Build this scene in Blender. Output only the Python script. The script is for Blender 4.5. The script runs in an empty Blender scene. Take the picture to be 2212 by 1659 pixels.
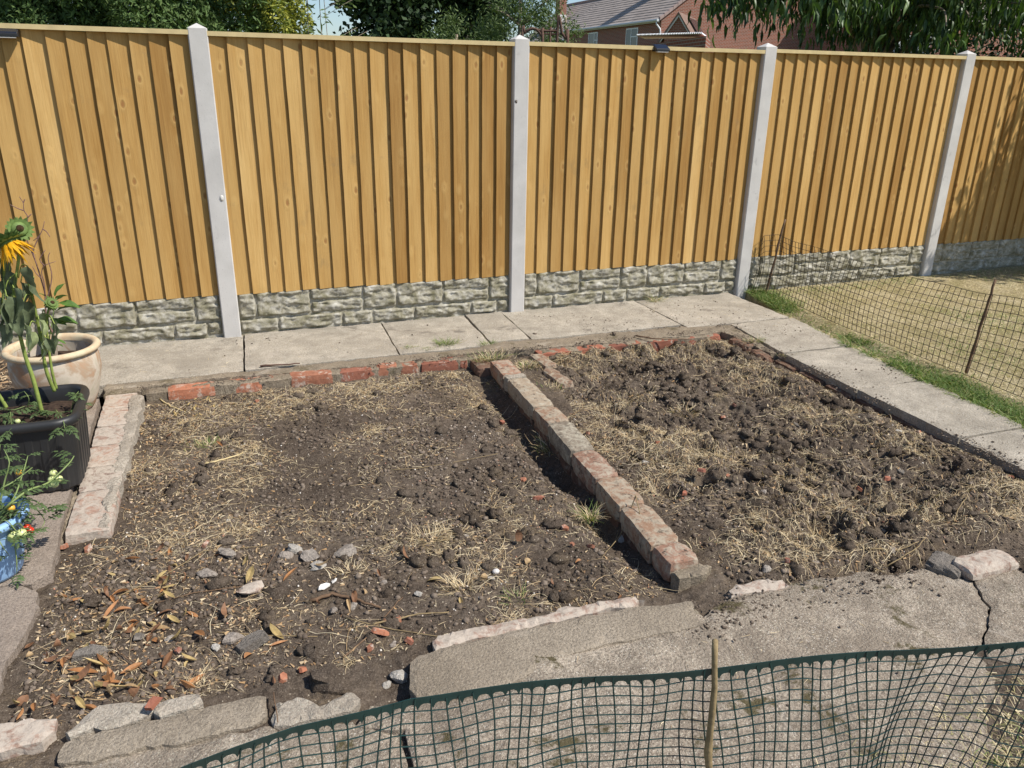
import bpy, math, random
import numpy as np
from mathutils import Vector, Matrix
from mathutils.geometry import delaunay_2d_cdt
random.seed(7); RNG = np.random.default_rng(11)
SC = bpy.context.scene

# ------------------------------------------------------------------ camera
F_PX, YAW, PITCH, ROLL = 1697.88, 0.36165, 0.36357, 0.01618
CX, CY, CZ = -1.92442, -5.01921, 1.49984
PW, PH = 2212.0, 1659.0
_cy, _sy, _cp, _sp, _cr, _sr = math.cos(YAW), math.sin(YAW), math.cos(PITCH), math.sin(PITCH), math.cos(ROLL), math.sin(ROLL)
FW = np.array([_sy*_cp, _cy*_cp, -_sp]); R0 = np.array([_cy, -_sy, 0.0]); U0 = np.cross(R0, FW)
RT = _cr*R0 + _sr*U0; UP = -_sr*R0 + _cr*U0
CAM = np.array([CX, CY, CZ])
cam = bpy.data.cameras.new('camera'); camo = bpy.data.objects.new('camera', cam); SC.collection.objects.link(camo)
m = Matrix.Identity(4)
for i in range(3):
    m[i][0] = RT[i]; m[i][1] = UP[i]; m[i][2] = -FW[i]; m[i][3] = CAM[i]
camo.matrix_world = m
cam.sensor_width = 36; cam.sensor_fit = 'HORIZONTAL'; cam.lens = 36*F_PX/PW
cam.clip_start = 0.05; cam.clip_end = 2000
SC.camera = camo

# ------------------------------------------------------------------ light
SUN = Vector((0.62, -0.50, 1.0)).normalized()
w = bpy.data.worlds.new('World'); SC.world = w; w.use_nodes = True
nt = w.node_tree; nt.nodes.clear()
wo = nt.nodes.new('ShaderNodeOutputWorld'); bg = nt.nodes.new('ShaderNodeBackground'); sk = nt.nodes.new('ShaderNodeTexSky')
sk.sky_type = 'NISHITA'; sk.sun_disc = False
sk.sun_elevation = math.asin(SUN.z); sk.sun_rotation = math.atan2(SUN.x, SUN.y)
sk.air_density = 1.0; sk.dust_density = .6; sk.ozone_density = 3.5
bg.inputs[1].default_value = 0.115
nt.links.new(sk.outputs[0], bg.inputs[0]); nt.links.new(bg.outputs[0], wo.inputs[0])
sl = bpy.data.lights.new('sun', 'SUN'); sl.energy = 5.0; sl.angle = math.radians(0.5); sl.color = (1.0, 0.95, 0.87)
so = bpy.data.objects.new('sun', sl); SC.collection.objects.link(so)
so.rotation_euler = (-SUN).to_track_quat('-Z', 'Y').to_euler(); so.location = (5, -5, 9)
SC.view_settings.view_transform = 'Standard'; SC.view_settings.look = 'None'
SC.view_settings.exposure = 0.2; SC.view_settings.gamma = 1.0; SC.view_settings.use_curve_mapping = False
SC.render.engine = 'CYCLES'

# ------------------------------------------------------------------ helpers
def G(x, y, z=0.0):
    "point of the photograph's pixel on the horizontal plane z"
    d = FW + RT*(x-PW/2)/F_PX - UP*(y-PH/2)/F_PX
    return CAM + d*(z-CZ)/d[2]
def GY(x, y, Y):
    d = FW + RT*(x-PW/2)/F_PX - UP*(y-PH/2)/F_PX
    return CAM + d*(Y-CY)/d[1]
def G2(x, y, z=0.0):
    p = G(x, y, z); return (float(p[0]), float(p[1]))
def cs(cx, cy, x0, y0, k):   # crop coordinates to picture coordinates
    return ((x0+cx*k)*.864, (y0+cy*k)*.864)

def hashn(ix, iy, s):
    h = (ix.astype(np.int64)*374761393 + iy.astype(np.int64)*668265263 + s*1274126177) & 0xffffffff
    h = ((h ^ (h >> 13))*1274126177) & 0xffffffff
    h = (h ^ (h >> 16)) & 0xffffffff
    return h/4294967295.0
def vnoise(x, y, s=0):
    x = np.asarray(x, float); y = np.asarray(y, float)
    ix = np.floor(x); iy = np.floor(y); fx = x-ix; fy = y-iy
    fx = fx*fx*(3-2*fx); fy = fy*fy*(3-2*fy)
    a = hashn(ix, iy, s); b = hashn(ix+1, iy, s); c = hashn(ix, iy+1, s); d = hashn(ix+1, iy+1, s)
    return (a*(1-fx)+b*fx)*(1-fy) + (c*(1-fx)+d*fx)*fy
def fbm(x, y, f, octv=4, s=0, g=.5):
    t = 0; a = 1; n = 0
    for o in range(octv):
        t = t + a*(vnoise(np.asarray(x)*f+17.3*o, np.asarray(y)*f-9.1*o, s+o)-.5)*2; n += a; a *= g; f *= 2.03
    return t/n

def mk(name, V, Fc, mat, parent=None, smooth=False, loc=None, rot=None):
    me = bpy.data.meshes.new(name)
    V = np.asarray(V, dtype=np.float32)
    if isinstance(Fc, np.ndarray):
        n, k = Fc.shape
        me.vertices.add(len(V)); me.vertices.foreach_set('co', V.ravel())
        me.loops.add(n*k); me.loops.foreach_set('vertex_index', Fc.astype(np.int32).ravel())
        me.polygons.add(n); me.polygons.foreach_set('loop_start', np.arange(n, dtype=np.int32)*k)
        me.update(calc_edges=True)
    else:
        me.from_pydata([tuple(map(float, v)) for v in V], [], Fc); me.update()
    if smooth: me.polygons.foreach_set('use_smooth', [True]*len(me.polygons))
    for mm in (mat if isinstance(mat, (list, tuple)) else [mat]): me.materials.append(mm)
    o = bpy.data.objects.new(name, me); SC.collection.objects.link(o)
    if parent is not None: o.parent = parent
    if loc is not None: o.location = loc
    if rot is not None: o.rotation_euler = rot
    return o
def tag(o, label=None, cat=None, group=None, kind=None):
    if label: o['label'] = label
    if cat: o['category'] = cat
    if group: o['group'] = group
    if kind: o['kind'] = kind
    return o
def empty(name, loc=(0, 0, 0), rz=0):
    o = bpy.data.objects.new(name, None); SC.collection.objects.link(o); o.location = loc; o.rotation_euler = (0, 0, rz); o.empty_display_size = .1
    return o
class MB:
    "collects polygons"
    def __init__(s): s.v = []; s.f = []
    def box(s, x0, x1, y0, y1, z0, z1):
        n = len(s.v); s.v += [(x, y, z) for z in (z0, z1) for y in (y0, y1) for x in (x0, x1)]
        s.f += [tuple(n+i for i in q) for q in ((0, 2, 3, 1), (4, 5, 7, 6), (0, 1, 5, 4), (2, 6, 7, 3), (0, 4, 6, 2), (1, 3, 7, 5))]
    def poly(s, pts): n = len(s.v); s.v += [tuple(p) for p in pts]; s.f.append(tuple(range(n, n+len(pts))))
    def tube(s, P, R, k=6, cap=True):
        P = [Vector(p) for p in P]
        if not hasattr(R, '__len__'): R = [R]*len(P)
        ref = Vector((0.13, 0.27, 0.95)); n0 = len(s.v)
        for i, p in enumerate(P):
            t = (P[min(i+1, len(P)-1)]-P[max(i-1, 0)])
            if t.length < 1e-9: t = Vector((0, 0, 1))
            t.normalize(); a = t.cross(ref)
            if a.length < .05: a = t.cross(Vector((1, 0, 0)))
            a.normalize(); b = t.cross(a)
            for j in range(k):
                th = 2*math.pi*j/k; s.v.append(tuple(p + (a*math.cos(th)+b*math.sin(th))*R[i]))
        for i in range(len(P)-1):
            for j in range(k):
                a0 = n0+i*k+j; a1 = n0+i*k+(j+1) % k; s.f.append((a0, a1, a1+k, a0+k))
        if cap:
            s.f.append(tuple(n0+j for j in range(k))[::-1]); s.f.append(tuple(n0+(len(P)-1)*k+j for j in range(k)))
    def blob(s, c, r, sq=(1, 1, 1), n=8, m_=5, jit=0.0):
        n0 = len(s.v); c = Vector(c); s.v.append((c.x, c.y, c.z-r*sq[2]))
        for i in range(1, m_):
            ph = -math.pi/2+math.pi*i/m_
            for j in range(n):
                th = 2*math.pi*j/n; q = 1+random.uniform(-jit, jit)
                s.v.append((c.x+r*sq[0]*q*math.cos(ph)*math.cos(th), c.y+r*sq[1]*q*math.cos(ph)*math.sin(th), c.z+r*sq[2]*q*math.sin(ph)))
        s.v.append((c.x, c.y, c.z+r*sq[2])); top = len(s.v)-1
        for j in range(n):
            s.f.append((n0, n0+1+(j+1) % n, n0+1+j)); s.f.append((top, n0+1+(m_-2)*n+j, n0+1+(m_-2)*n+(j+1) % n))
            for i in range(m_-2):
                a = n0+1+i*n+j; b = n0+1+i*n+(j+1) % n; s.f.append((a, b, b+n, a+n))
    def build(s, name, mat, parent=None, smooth=False): return mk(name, s.v, s.f, mat, parent, smooth)

# ------------------------------------------------------------------ materials
class NT:
    def __init__(s, name, rough=.9, spec=.3):
        s.m = bpy.data.materials.new(name); s.m.use_nodes = True; s.t = s.m.node_tree; s.t.nodes.clear()
        s.out = s.t.nodes.new('ShaderNodeOutputMaterial'); s.b = s.t.nodes.new('ShaderNodeBsdfPrincipled')
        s.t.links.new(s.b.outputs[0], s.out.inputs[0]); s.b.inputs['Roughness'].default_value = rough
        s.b.inputs['Specular IOR Level'].default_value = spec
    def n(s, t, **k):
        x = s.t.nodes.new(t)
        for a, b in k.items(): setattr(x, a, b)
        return x
    def l(s, a, b): s.t.links.new(a, b)
    def coord(s, sc=(1, 1, 1), kind='Object', rnd=False):
        c = s.n('ShaderNodeTexCoord'); mp = s.n('ShaderNodeMapping'); mp.inputs['Scale'].default_value = sc
        s.l(c.outputs[kind], mp.inputs['Vector'])
        if rnd:
            oi = s.n('ShaderNodeObjectInfo'); mu = s.n('ShaderNodeVectorMath', operation='SCALE'); mu.inputs[0].default_value = (31, 17, 53)
            s.l(oi.outputs['Random'], mu.inputs['Scale']); s.l(mu.outputs[0], mp.inputs['Location'])
        return mp.outputs[0]
    def noise(s, v, sc, det=4, rough=.6, dist=0):
        x = s.n('ShaderNodeTexNoise'); x.inputs['Scale'].default_value = sc; x.inputs['Detail'].default_value = det
        x.inputs['Roughness'].default_value = rough; x.inputs['Distortion'].default_value = dist; s.l(v, x.inputs['Vector']); return x.outputs['Fac']
    def ramp(s, f, stops, interp='LINEAR'):
        r = s.n('ShaderNodeValToRGB'); r.color_ramp.interpolation = interp; e = r.color_ramp.elements
        while len(e) < len(stops): e.new(.5)
        for i, (p, c) in enumerate(stops):
            e[i].position = p; e[i].color = (c if isinstance(c, tuple) else (c, c, c))+(1,)
        s.l(f, r.inputs[0]); return r.outputs[0]
    def mix(s, f, a, b, mode='MIX'):
        x = s.n('ShaderNodeMix', data_type='RGBA', blend_type=mode)
        for i, v in ((0, f), (6, a), (7, b)):
            if isinstance(v, (int, float)): x.inputs[i].default_value = v
            elif isinstance(v, tuple): x.inputs[i].default_value = v+(1,)
            else: s.l(v, x.inputs[i])
        return x.outputs[2]
    def bump(s, h, st=.3, d=.01):
        x = s.n('ShaderNodeBump'); x.inputs['Strength'].default_value = st; x.inputs['Distance'].default_value = d
        s.l(h, x.inputs['Height'])
        if s.b.inputs['Normal'].links: s.l(s.b.inputs['Normal'].links[0].from_socket, x.inputs['Normal'])
        s.l(x.outputs[0], s.b.inputs['Normal'])
    def col(s, c):
        if isinstance(c, tuple): s.b.inputs['Base Color'].default_value = c+(1,)
        else: s.l(c, s.b.inputs['Base Color'])
        return s
    def island(s):
        g = s.n('ShaderNodeNewGeometry'); return g.outputs['Random Per Island']

def simple(name, c, rough=.6, spec=.4, var=.0, nsc=30, bmp=0):
    t = NT(name, rough, spec); v = t.coord()
    if var:
        f = t.noise(v, nsc); col = t.ramp(f, [(.3, tuple(x*(1-var) for x in c)), (.7, tuple(min(1, x*(1+var)) for x in c))]); t.col(col)
        if bmp: t.bump(f, bmp, .004)
    else: t.col(c)
    return t.m

def wood_mat():
    t = NT('treated_softwood', .75, .25)
    v = t.coord((1, 1, 1), rnd=True)
    grain = t.noise(t.coord((60, 60, 2.2), rnd=True), 1.0, 5, .65, .6)
    fine = t.noise(t.coord((260, 260, 9), rnd=True), 1.0, 3, .6)
    broad = t.noise(t.coord((9, 9, 1.3), rnd=True), 1.0, 3, .55)
    oi = t.n('ShaderNodeObjectInfo')
    base = t.ramp(grain, [(.25, (.26, .135, .035)), (.5, (.385, .215, .060)), (.75, (.47, .285, .092))])
    base = t.mix(t.ramp(broad, [(.35, 0.0), (.7, 1.0)]), base, (.48, .305, .11))
    base = t.mix(.16, base, t.ramp(fine, [(.3, (.26, .14, .04)), (.7, (.62, .42, .17))]))
    rv = t.ramp(oi.outputs['Random'], [(0, (.78, .72, .64)), (.25, (.93, .90, .85)), (.6, (1.06, 1.05, 1.03)), (.85, (1.15, 1.16, 1.18)), (1, (1.28, 1.34, 1.48))])
    base = t.mix(1.0, base, rv, 'MULTIPLY')
    # knots: two sparse cell fields
    vm = t.coord((15.0, 0.01, 8.0), rnd=True)
    vo = t.n('ShaderNodeTexVoronoi'); vo.inputs['Scale'].default_value = 1.0; vo.inputs['Randomness'].default_value = 1.0
    nz = t.n('ShaderNodeTexNoise'); nz.inputs['Scale'].default_value = 25; t.l(v, nz.inputs['Vector'])
    md = t.n('ShaderNodeMix', data_type='RGBA', blend_type='LINEAR_LIGHT'); md.inputs[0].default_value = .04
    t.l(vm, md.inputs[6]); t.l(nz.outputs['Color'], md.inputs[7]); t.l(md.outputs[2], vo.inputs['Vector'])
    d = vo.outputs['Distance']
    sp = t.n('ShaderNodeSeparateColor'); t.l(vo.outputs['Color'], sp.inputs[0]); sel = t.ramp(sp.outputs[0], [(.70, 0.0), (.74, 1.0)])
    knot = t.mix(1.0, sel, t.ramp(d, [(.0, 1.0), (.09, 1.0), (.13, 0.0)]), 'MULTIPLY')
    ring = t.mix(1.0, sel, t.ramp(d, [(.10, 0.0), (.135, 1.0), (.18, 0.0)]), 'MULTIPLY')
    halo = t.mix(1.0, sel, t.ramp(d, [(.12, 0.0), (.22, 1.0), (.42, 0.0)]), 'MULTIPLY')
    base = t.mix(t.mix(.32, (0, 0, 0), halo), base, (.56, .37, .14))
    base = t.mix(t.mix(.75, (0, 0, 0), knot), base, (.27, .12, .04))
    base = t.mix(t.mix(.45, (0, 0, 0), ring), base, (.18, .085, .03))
    streak = t.noise(t.coord((34, 34, .7), rnd=True), 1.0, 4, .6, 1.2)
    base = t.mix(t.ramp(streak, [(.60, 0.0), (.72, .45)]), base, (.30, .165, .05))
    base = t.mix(t.ramp(t.noise(t.coord((6, 6, 5), rnd=True), 1.0, 5, .7), [(.62, 0.0), (.75, .35)]), base, (.22, .16, .08))
    t.col(base)
    t.bump(grain, .35, .004); t.bump(fine, .25, .0015); t.bump(halo, .3, .004); t.bump(broad, .35, .01)
    return t.m
def concrete_mat(name, c0, c1, dark=(.13, .11, .09), speck=.5, stain=.5, moss=0.0, rnd=False, pale=.5, grain=.6):
    t = NT(name, .92, .15); v = t.coord(rnd=rnd)
    big = t.noise(v, 1.9, 4, .6, .4); mid = t.noise(v, 9, 5, .65); fine = t.noise(v, 130, 3, .7); grit = t.noise(v, 420, 2, .7)
    base = t.ramp(big, [(.32, c0), (.68, c1)])
    base = t.mix(t.ramp(mid, [(.35, .0), (.75, stain)]), base, tuple(x*.62 for x in c0))
    base = t.mix(t.ramp(fine, [(.44, 0.0), (.64, grain)]), base, tuple(x*.42 for x in c0))
    base = t.mix(t.ramp(t.noise(v, 210, 3, .7), [(.56, 0.0), (.70, grain)]), base, tuple(min(.7, x*1.45) for x in c1))
    vo = t.n('ShaderNodeTexVoronoi'); vo.inputs['Scale'].default_value = 150; t.l(v, vo.inputs['Vector'])
    sp = t.n('ShaderNodeSeparateColor'); t.l(vo.outputs['Color'], sp.inputs[0])
    a = t.ramp(sp.outputs[0], [(.86, 0.0), (.9, speck)]); a2 = t.ramp(vo.outputs['Distance'], [(.25, 1.0), (.45, 0.0)])
    base = t.mix(t.mix(1.0, a, a2, 'MULTIPLY'), base, (.56, .5, .42))
    base = t.mix(t.ramp(t.noise(v, 5.3, 6, .7, .8), [(.60, 0.0), (.68, pale)]), base, (.52, .46, .38))
    base = t.mix(t.ramp(t.noise(v, 3.1, 6, .72, .5), [(.60, 0.0), (.67, .75*stain)]), base, dark)
    base = t.mix(t.ramp(t.noise(v, 2.3, 7, .74, .7), [(.50, 0.0), (.60, .55*stain)]), base, tuple(x*.62 for x in c0))
    base = t.mix(t.ramp(t.noise(v, 12, 6, .75, .4), [(.60, 0.0), (.68, .5*stain)]), base, dark)
    if moss: base = t.mix(t.ramp(t.noise(v, 4.4, 6, .75, .3), [(.57, 0.0), (.63, moss)]), base, (.085, .07, .03))
    t.col(base); t.bump(mid, .4, .02); t.bump(fine, .9, .008*(.5+grain)); t.bump(grit, .6, .003)
    return t.m
def brick_mat(name, c0, c1, mortar=.3, mcol=(.52, .45, .37), darkf=.3):
    t = NT(name, .95, .12); v = t.coord(rnd=True)
    a = t.noise(v, 14, 5, .65, .5); b = t.noise(v, 70, 4, .7)
    oi = t.n('ShaderNodeObjectInfo')
    base = t.ramp(a, [(.3, c0), (.7, c1)])
    base = t.mix(1.0, base, t.ramp(oi.outputs['Random'], [(0, (.72, .72, .74)), (.5, (1, 1, 1)), (1, (1.18, 1.1, 1.05))]), 'MULTIPLY')
    base = t.mix(t.ramp(t.noise(v, 22, 6, .75, .6), [(.6-mortar*.35, 0.0), (.72-mortar*.35, .9)]), base, mcol)
    base = t.mix(t.ramp(t.noise(v, 33, 5, .7, .3), [(.56, 0.0), (.66, darkf)]), base, (.06, .05, .04))
    base = t.mix(t.ramp(b, [(.5, 0.0), (.8, .5)]), base, tuple(x*.5 for x in c0))
    t.col(base); t.bump(a, .5, .008); t.bump(b, .7, .004); return t.m
def soil_mat():
    t = NT('dark_soil', 1.0, .05); v = t.coord()
    a = t.noise(v, 2.6, 5, .65, .5); b = t.noise(v, 38, 5, .75); c = t.noise(v, 190, 3, .75)
    base = t.ramp(a, [(.33, (.088, .067, .050)), (.5, (.134, .104, .079)), (.68, (.205, .163, .125))])
    base = t.mix(t.ramp(b, [(.4, .7), (.65, 0.0)]), base, (.052, .039, .029))
    base = t.mix(t.ramp(c, [(.52, 0.0), (.7, .8)]), base, (.25, .205, .16))
    mat_ = t.mix(1.0, t.ramp(t.noise(v, 5.5, 5, .7, .6), [(.52, 0.0), (.64, .35)]), t.ramp(t.noise(t.coord((70, 260, 70)), 1.0, 4, .7, 1.5), [(.48, 0.0), (.58, 1.0)]), 'MULTIPLY')
    base = t.mix(mat_, base, (.40, .30, .175))
    vo = t.n('ShaderNodeTexVoronoi'); vo.inputs['Scale'].default_value = 130; t.l(v, vo.inputs['Vector'])
    sp = t.n('ShaderNodeSeparateColor'); t.l(vo.outputs['Color'], sp.inputs[0])
    q = t.mix(1.0, t.ramp(sp.outputs[0], [(.93, 0.0), (.95, .9)]), t.ramp(vo.outputs['Distance'], [(.22, 1.0), (.35, 0.0)]), 'MULTIPLY')
    base = t.mix(q, base, (.5, .43, .33))
    t.col(base); t.bump(b, 1.0, .012); t.bump(c, 1.0, .004); return t.m
def island_mat(name, cols, rough=.7, trans=0.0, spec=.25):
    t = NT(name, rough, spec); n = len(cols)
    c = t.ramp(t.island(), [(i/max(1, n-1), k) for i, k in enumerate(cols)]); t.col(c)
    if trans:
        tr = t.n('ShaderNodeBsdfTranslucent'); mx = t.n('ShaderNodeMixShader'); mx.inputs[0].default_value = trans
        t.l(t.mix(1.0, c, (1.25, 1.35, .6), 'MULTIPLY'), tr.inputs[0]); t.l(t.b.outputs[0], mx.inputs[1]); t.l(tr.outputs[0], mx.inputs[2]); t.l(mx.outputs[0], t.out.inputs[0])
    return t.m

M = {}
M['wood'] = wood_mat()
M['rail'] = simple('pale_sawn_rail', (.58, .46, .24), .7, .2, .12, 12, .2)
M['backwood'] = simple('back_rail_wood', (.42, .26, .09), .8, .2, .15, 20)  # plain mid-brown wood with random mottling, for the rails behind the boards
t = NT('cast_post_concrete', .85, .2); v = t.coord(rnd=True)
b_ = t.ramp(t.noise(v, 4, 5, .6, .3), [(.3, (.48, .46, .43)), (.7, (.61, .585, .55))])
b_ = t.mix(t.ramp(t.noise(t.coord((1, 1, .5), rnd=True), 13, 6, .7, .4), [(.6, 0.0), (.72, .5)]), b_, (.22, .21, .20))
b_ = t.mix(t.ramp(t.noise(v, 160, 2, .7), [(.68, 0.0), (.74, .8)]), b_, (.2, .19, .18))
t.col(b_); t.bump(t.noise(v, 90, 3), .15, .003); M['post'] = t.m
t = NT('moulded_stone_concrete', .9, .2); v = t.coord(rnd=False)
b_ = t.ramp(t.noise(v, 14, 5, .7, .5), [(.34, (.17, .155, .09)), (.5, (.31, .285, .215)), (.66, (.50, .475, .41))])
b_ = t.mix(t.ramp(t.noise(v, 40, 5, .7), [(.58, 0.0), (.68, .7)]), b_, (.15, .135, .09))
t.col(b_); t.bump(t.noise(v, 60, 4, .7), .3, .005); M['gravel'] = t.m
M['slab'] = concrete_mat('weathered_slab_concrete', (.44, .385, .305), (.62, .55, .445), stain=.8, rnd=True, speck=.6, pale=.6, grain=.6)
M['slab2'] = concrete_mat('rough_poured_concrete', (.34, .275, .21), (.54, .455, .355), dark=(.12, .095, .07), stain=.95, moss=.9, speck=1.0, pale=.6, grain=.8)
M['slab3'] = concrete_mat('smooth_screed_concrete', (.31, .255, .19), (.41, .345, .265), stain=.5, speck=.25, pale=.15)
M['slab4'] = concrete_mat('brown_grey_slab', (.33, .265, .21), (.40, .33, .27), dark=(.13, .1, .08), stain=.4, speck=.15, pale=.25)
M['mortar'] = concrete_mat('old_lime_mortar', (.40, .34, .27), (.56, .49, .40), dark=(.2, .17, .12), stain=.5, speck=.2, pale=.6, rnd=True)
M['mortard'] = concrete_mat('dirty_mortar', (.29, .235, .17), (.41, .34, .25), dark=(.11, .09, .05), stain=.8, moss=.5, speck=.2, rnd=True)
M['brick'] = brick_mat('red_garden_brick', (.30, .12, .07), (.40, .185, .115), .22)
M['brickm'] = brick_mat('worn_wall_brick', (.25, .14, .095), (.33, .205, .145), .42, (.38, .325, .25), .9)
M['brickl'] = brick_mat('lichen_grey_brick', (.25, .205, .15), (.34, .285, .215), .35, (.40, .36, .28), .8)
M['brickk'] = brick_mat('soil_stained_brick', (.13, .08, .055), (.20, .12, .085), .25, (.24, .2, .15), .5)
M['brickd'] = brick_mat('dull_red_brick', (.24, .095, .06), (.33, .14, .095), .05)
M['brickp'] = brick_mat('mortar_stained_brick', (.26, .17, .13), (.36, .25, .195), .62, (.46, .40, .33))
M['brickw'] = brick_mat('lichen_covered_brick', (.25, .15, .095), (.33, .22, .15), .45, (.36, .31, .235), .8)
M['soil'] = soil_mat()
t = NT('soil_clod', 1.0, .05); v = t.coord()
t.col(t.ramp(t.island(), [(0, (.075, .057, .043)), (.5, (.14, .108, .083)), (1, (.23, .185, .145))])); t.bump(t.noise(v, 120, 4, .7), 1, .004); M['clod'] = t.m
M['straw'] = island_mat('dry_grass_straw', [(.36, .24, .12), (.60, .46, .27), (.74, .64, .44), (.44, .31, .17), (.68, .57, .37)], .6, .15)
M['litter'] = island_mat('crumbled_dry_litter', [(.27, .16, .08), (.42, .29, .16), (.56, .45, .29), (.17, .10, .06), (.45, .28, .13)], .8)
M['deadleaf'] = island_mat('curled_dead_leaf', [(.45, .24, .08)], .6, .2)
def leafm(name, c, tr=.2):
    t = NT(name, .6, .3); v = t.coord(); f = t.noise(v, 40, 4, .6)
    cc = t.ramp(f, [(.3, tuple(x*.6 for x in c)), (.7, tuple(min(1, x*1.2) for x in c))]); t.col(cc)
    x = t.n('ShaderNodeBsdfTranslucent'); mx = t.n('ShaderNodeMixShader'); mx.inputs[0].default_value = tr
    t.l(cc, x.inputs[0]); t.l(t.b.outputs[0], mx.inputs[1]); t.l(x.outputs[0], mx.inputs[2]); t.l(mx.outputs[0], t.out.inputs[0]); return t.m
DL = [leafm('dead_leaf_orange', (.42, .20, .08)), leafm('dead_leaf_tan', (.52, .36, .19)), leafm('dead_leaf_brown', (.27, .14, .075)), leafm('dead_leaf_yellow', (.50, .37, .16))]
M['drylawn'] = island_mat('parched_lawn_blade', [(.62, .50, .29), (.80, .69, .46), (.46, .36, .19), (.42, .40, .17), (.74, .62, .39)], .7, .2)
M['green'] = island_mat('green_grass_blade', [(.07, .13, .025), (.12, .20, .045), (.20, .27, .08), (.38, .36, .15)], .6, .3)
t = NT('lawn_thatch', 1, .05); v = t.coord(); f = t.noise(v, 3, 5, .65, .5); g_ = t.noise(v, 60, 5, .75)
b_ = t.ramp(f, [(.35, (.36, .31, .16)), (.5, (.50, .415, .245)), (.66, (.60, .51, .33))]); b_ = t.mix(t.ramp(g_, [(.4, .7), (.6, 0.0)]), b_, (.16, .13, .06)); t.col(b_); t.bump(g_, 1, .02); M['lawn'] = t.m
M['terra'] = None
t = NT('weathered_terracotta', .8, .25); v = t.coord(); f = t.noise(v, 5.5, 5, .6, 1.0)
b_ = t.ramp(f, [(.36, (.43, .23, .12)), (.46, (.40, .30, .21)), (.54, (.54, .47, .38)), (.66, (.42, .38, .28))])
b_ = t.mix(t.ramp(t.noise(v, 30, 5, .7), [(.55, 0.0), (.7, .4)]), b_, (.36, .31, .21)); t.col(b_); t.bump(t.noise(v, 60, 4), .3, .003); M['terra'] = t.m
t = NT('pot_rim_limescale', .8, .25); v = t.coord(); b_ = t.ramp(t.noise(v, 16, 5, .7, .4), [(.3, (.52, .35, .21)), (.6, (.58, .49, .33)), (.8, (.40, .36, .2))]); t.col(b_); t.bump(t.noise(v, 60, 4), .3, .003); M['rim'] = t.m
M['compost'] = simple('damp_compost', (.05, .032, .022), .9, .2, .5, 60, 1.0)
M['black'] = simple('black_planter_plastic', (.024, .024, .024), .45, .45, .15, 8)
M['blue'] = simple('pale_blue_plastic', (.27, .44, .68), .45, .4, .04, 10)
M['stem'] = simple('sunflower_stem_green', (.24, .30, .07), .6, .3, .3, 25, .3)
M['sleaf'] = leafm('wilted_sunflower_leaf', (.15, .185, .10), .2)
M['sleafp'] = leafm('pale_young_leaf', (.36, .42, .20), .25)
M['calyx'] = leafm('sunflower_sepal', (.17, .25, .07), .2)
M['petal'] = leafm('yellow_petal', (.85, .45, .015), .25)
M['disc'] = simple('sunflower_disc', (.05, .03, .015), .9, .1, .4, 80, .6)
M['vine'] = simple('tomato_vine', (.20, .26, .09), .6, .3, .2, 30)
M['tleaf'] = leafm('tomato_leaf', (.085, .13, .045), .15)
M['tomg'] = simple('unripe_tomato', (.56, .60, .26), .3, .5)
M['tomr'] = simple('ripe_tomato', (.62, .035, .015), .25, .5)
M['tomy'] = simple('turning_tomato', (.72, .40, .05), .3, .5)
M['bark'] = simple('grey_shrub_bark', (.30, .24, .18), .8, .2, .3, 40, .5)
M['twig'] = simple('bare_purplish_twig', (.21, .12, .10), .8, .2, .3, 40)
M['gleaf'] = leafm('glossy_green_leaf', (.10, .19, .035), .25)
M['net'] = simple('dark_green_net_plastic', (.012, .040, .036), .38, .5, .15, 40)
M['wire'] = simple('dull_brown_black_net', (.035, .028, .022), .6, .3)
M['stick'] = simple('garden_stick_bark', (.27, .20, .105), .8, .2, .3, 50, .4)
M['stickd'] = simple('dark_stick_bark', (.16, .10, .06), .8, .2, .3, 50, .4)
M['stone'] = concrete_mat('pale_stone_rubble', (.30, .25, .21), (.44, .39, .33), stain=.5, speck=.1, rnd=True)
M['white'] = simple('white_chip', (.66, .63, .58), .6, .3, .06, 60)
M['slate'] = concrete_mat('grey_slate_fragment', (.19, .165, .14), (.27, .24, .205), stain=.4, speck=.1, rnd=True)
M['lamp'] = simple('black_lamp_plastic', (.02, .02, .022), .35, .5)
M['solar'] = simple('dark_solar_glass', (.01, .012, .02), .08, .6)
M['iron'] = simple('rusty_bar', (.12, .07, .05), .85, .3, .3, 60, .5)

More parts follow.
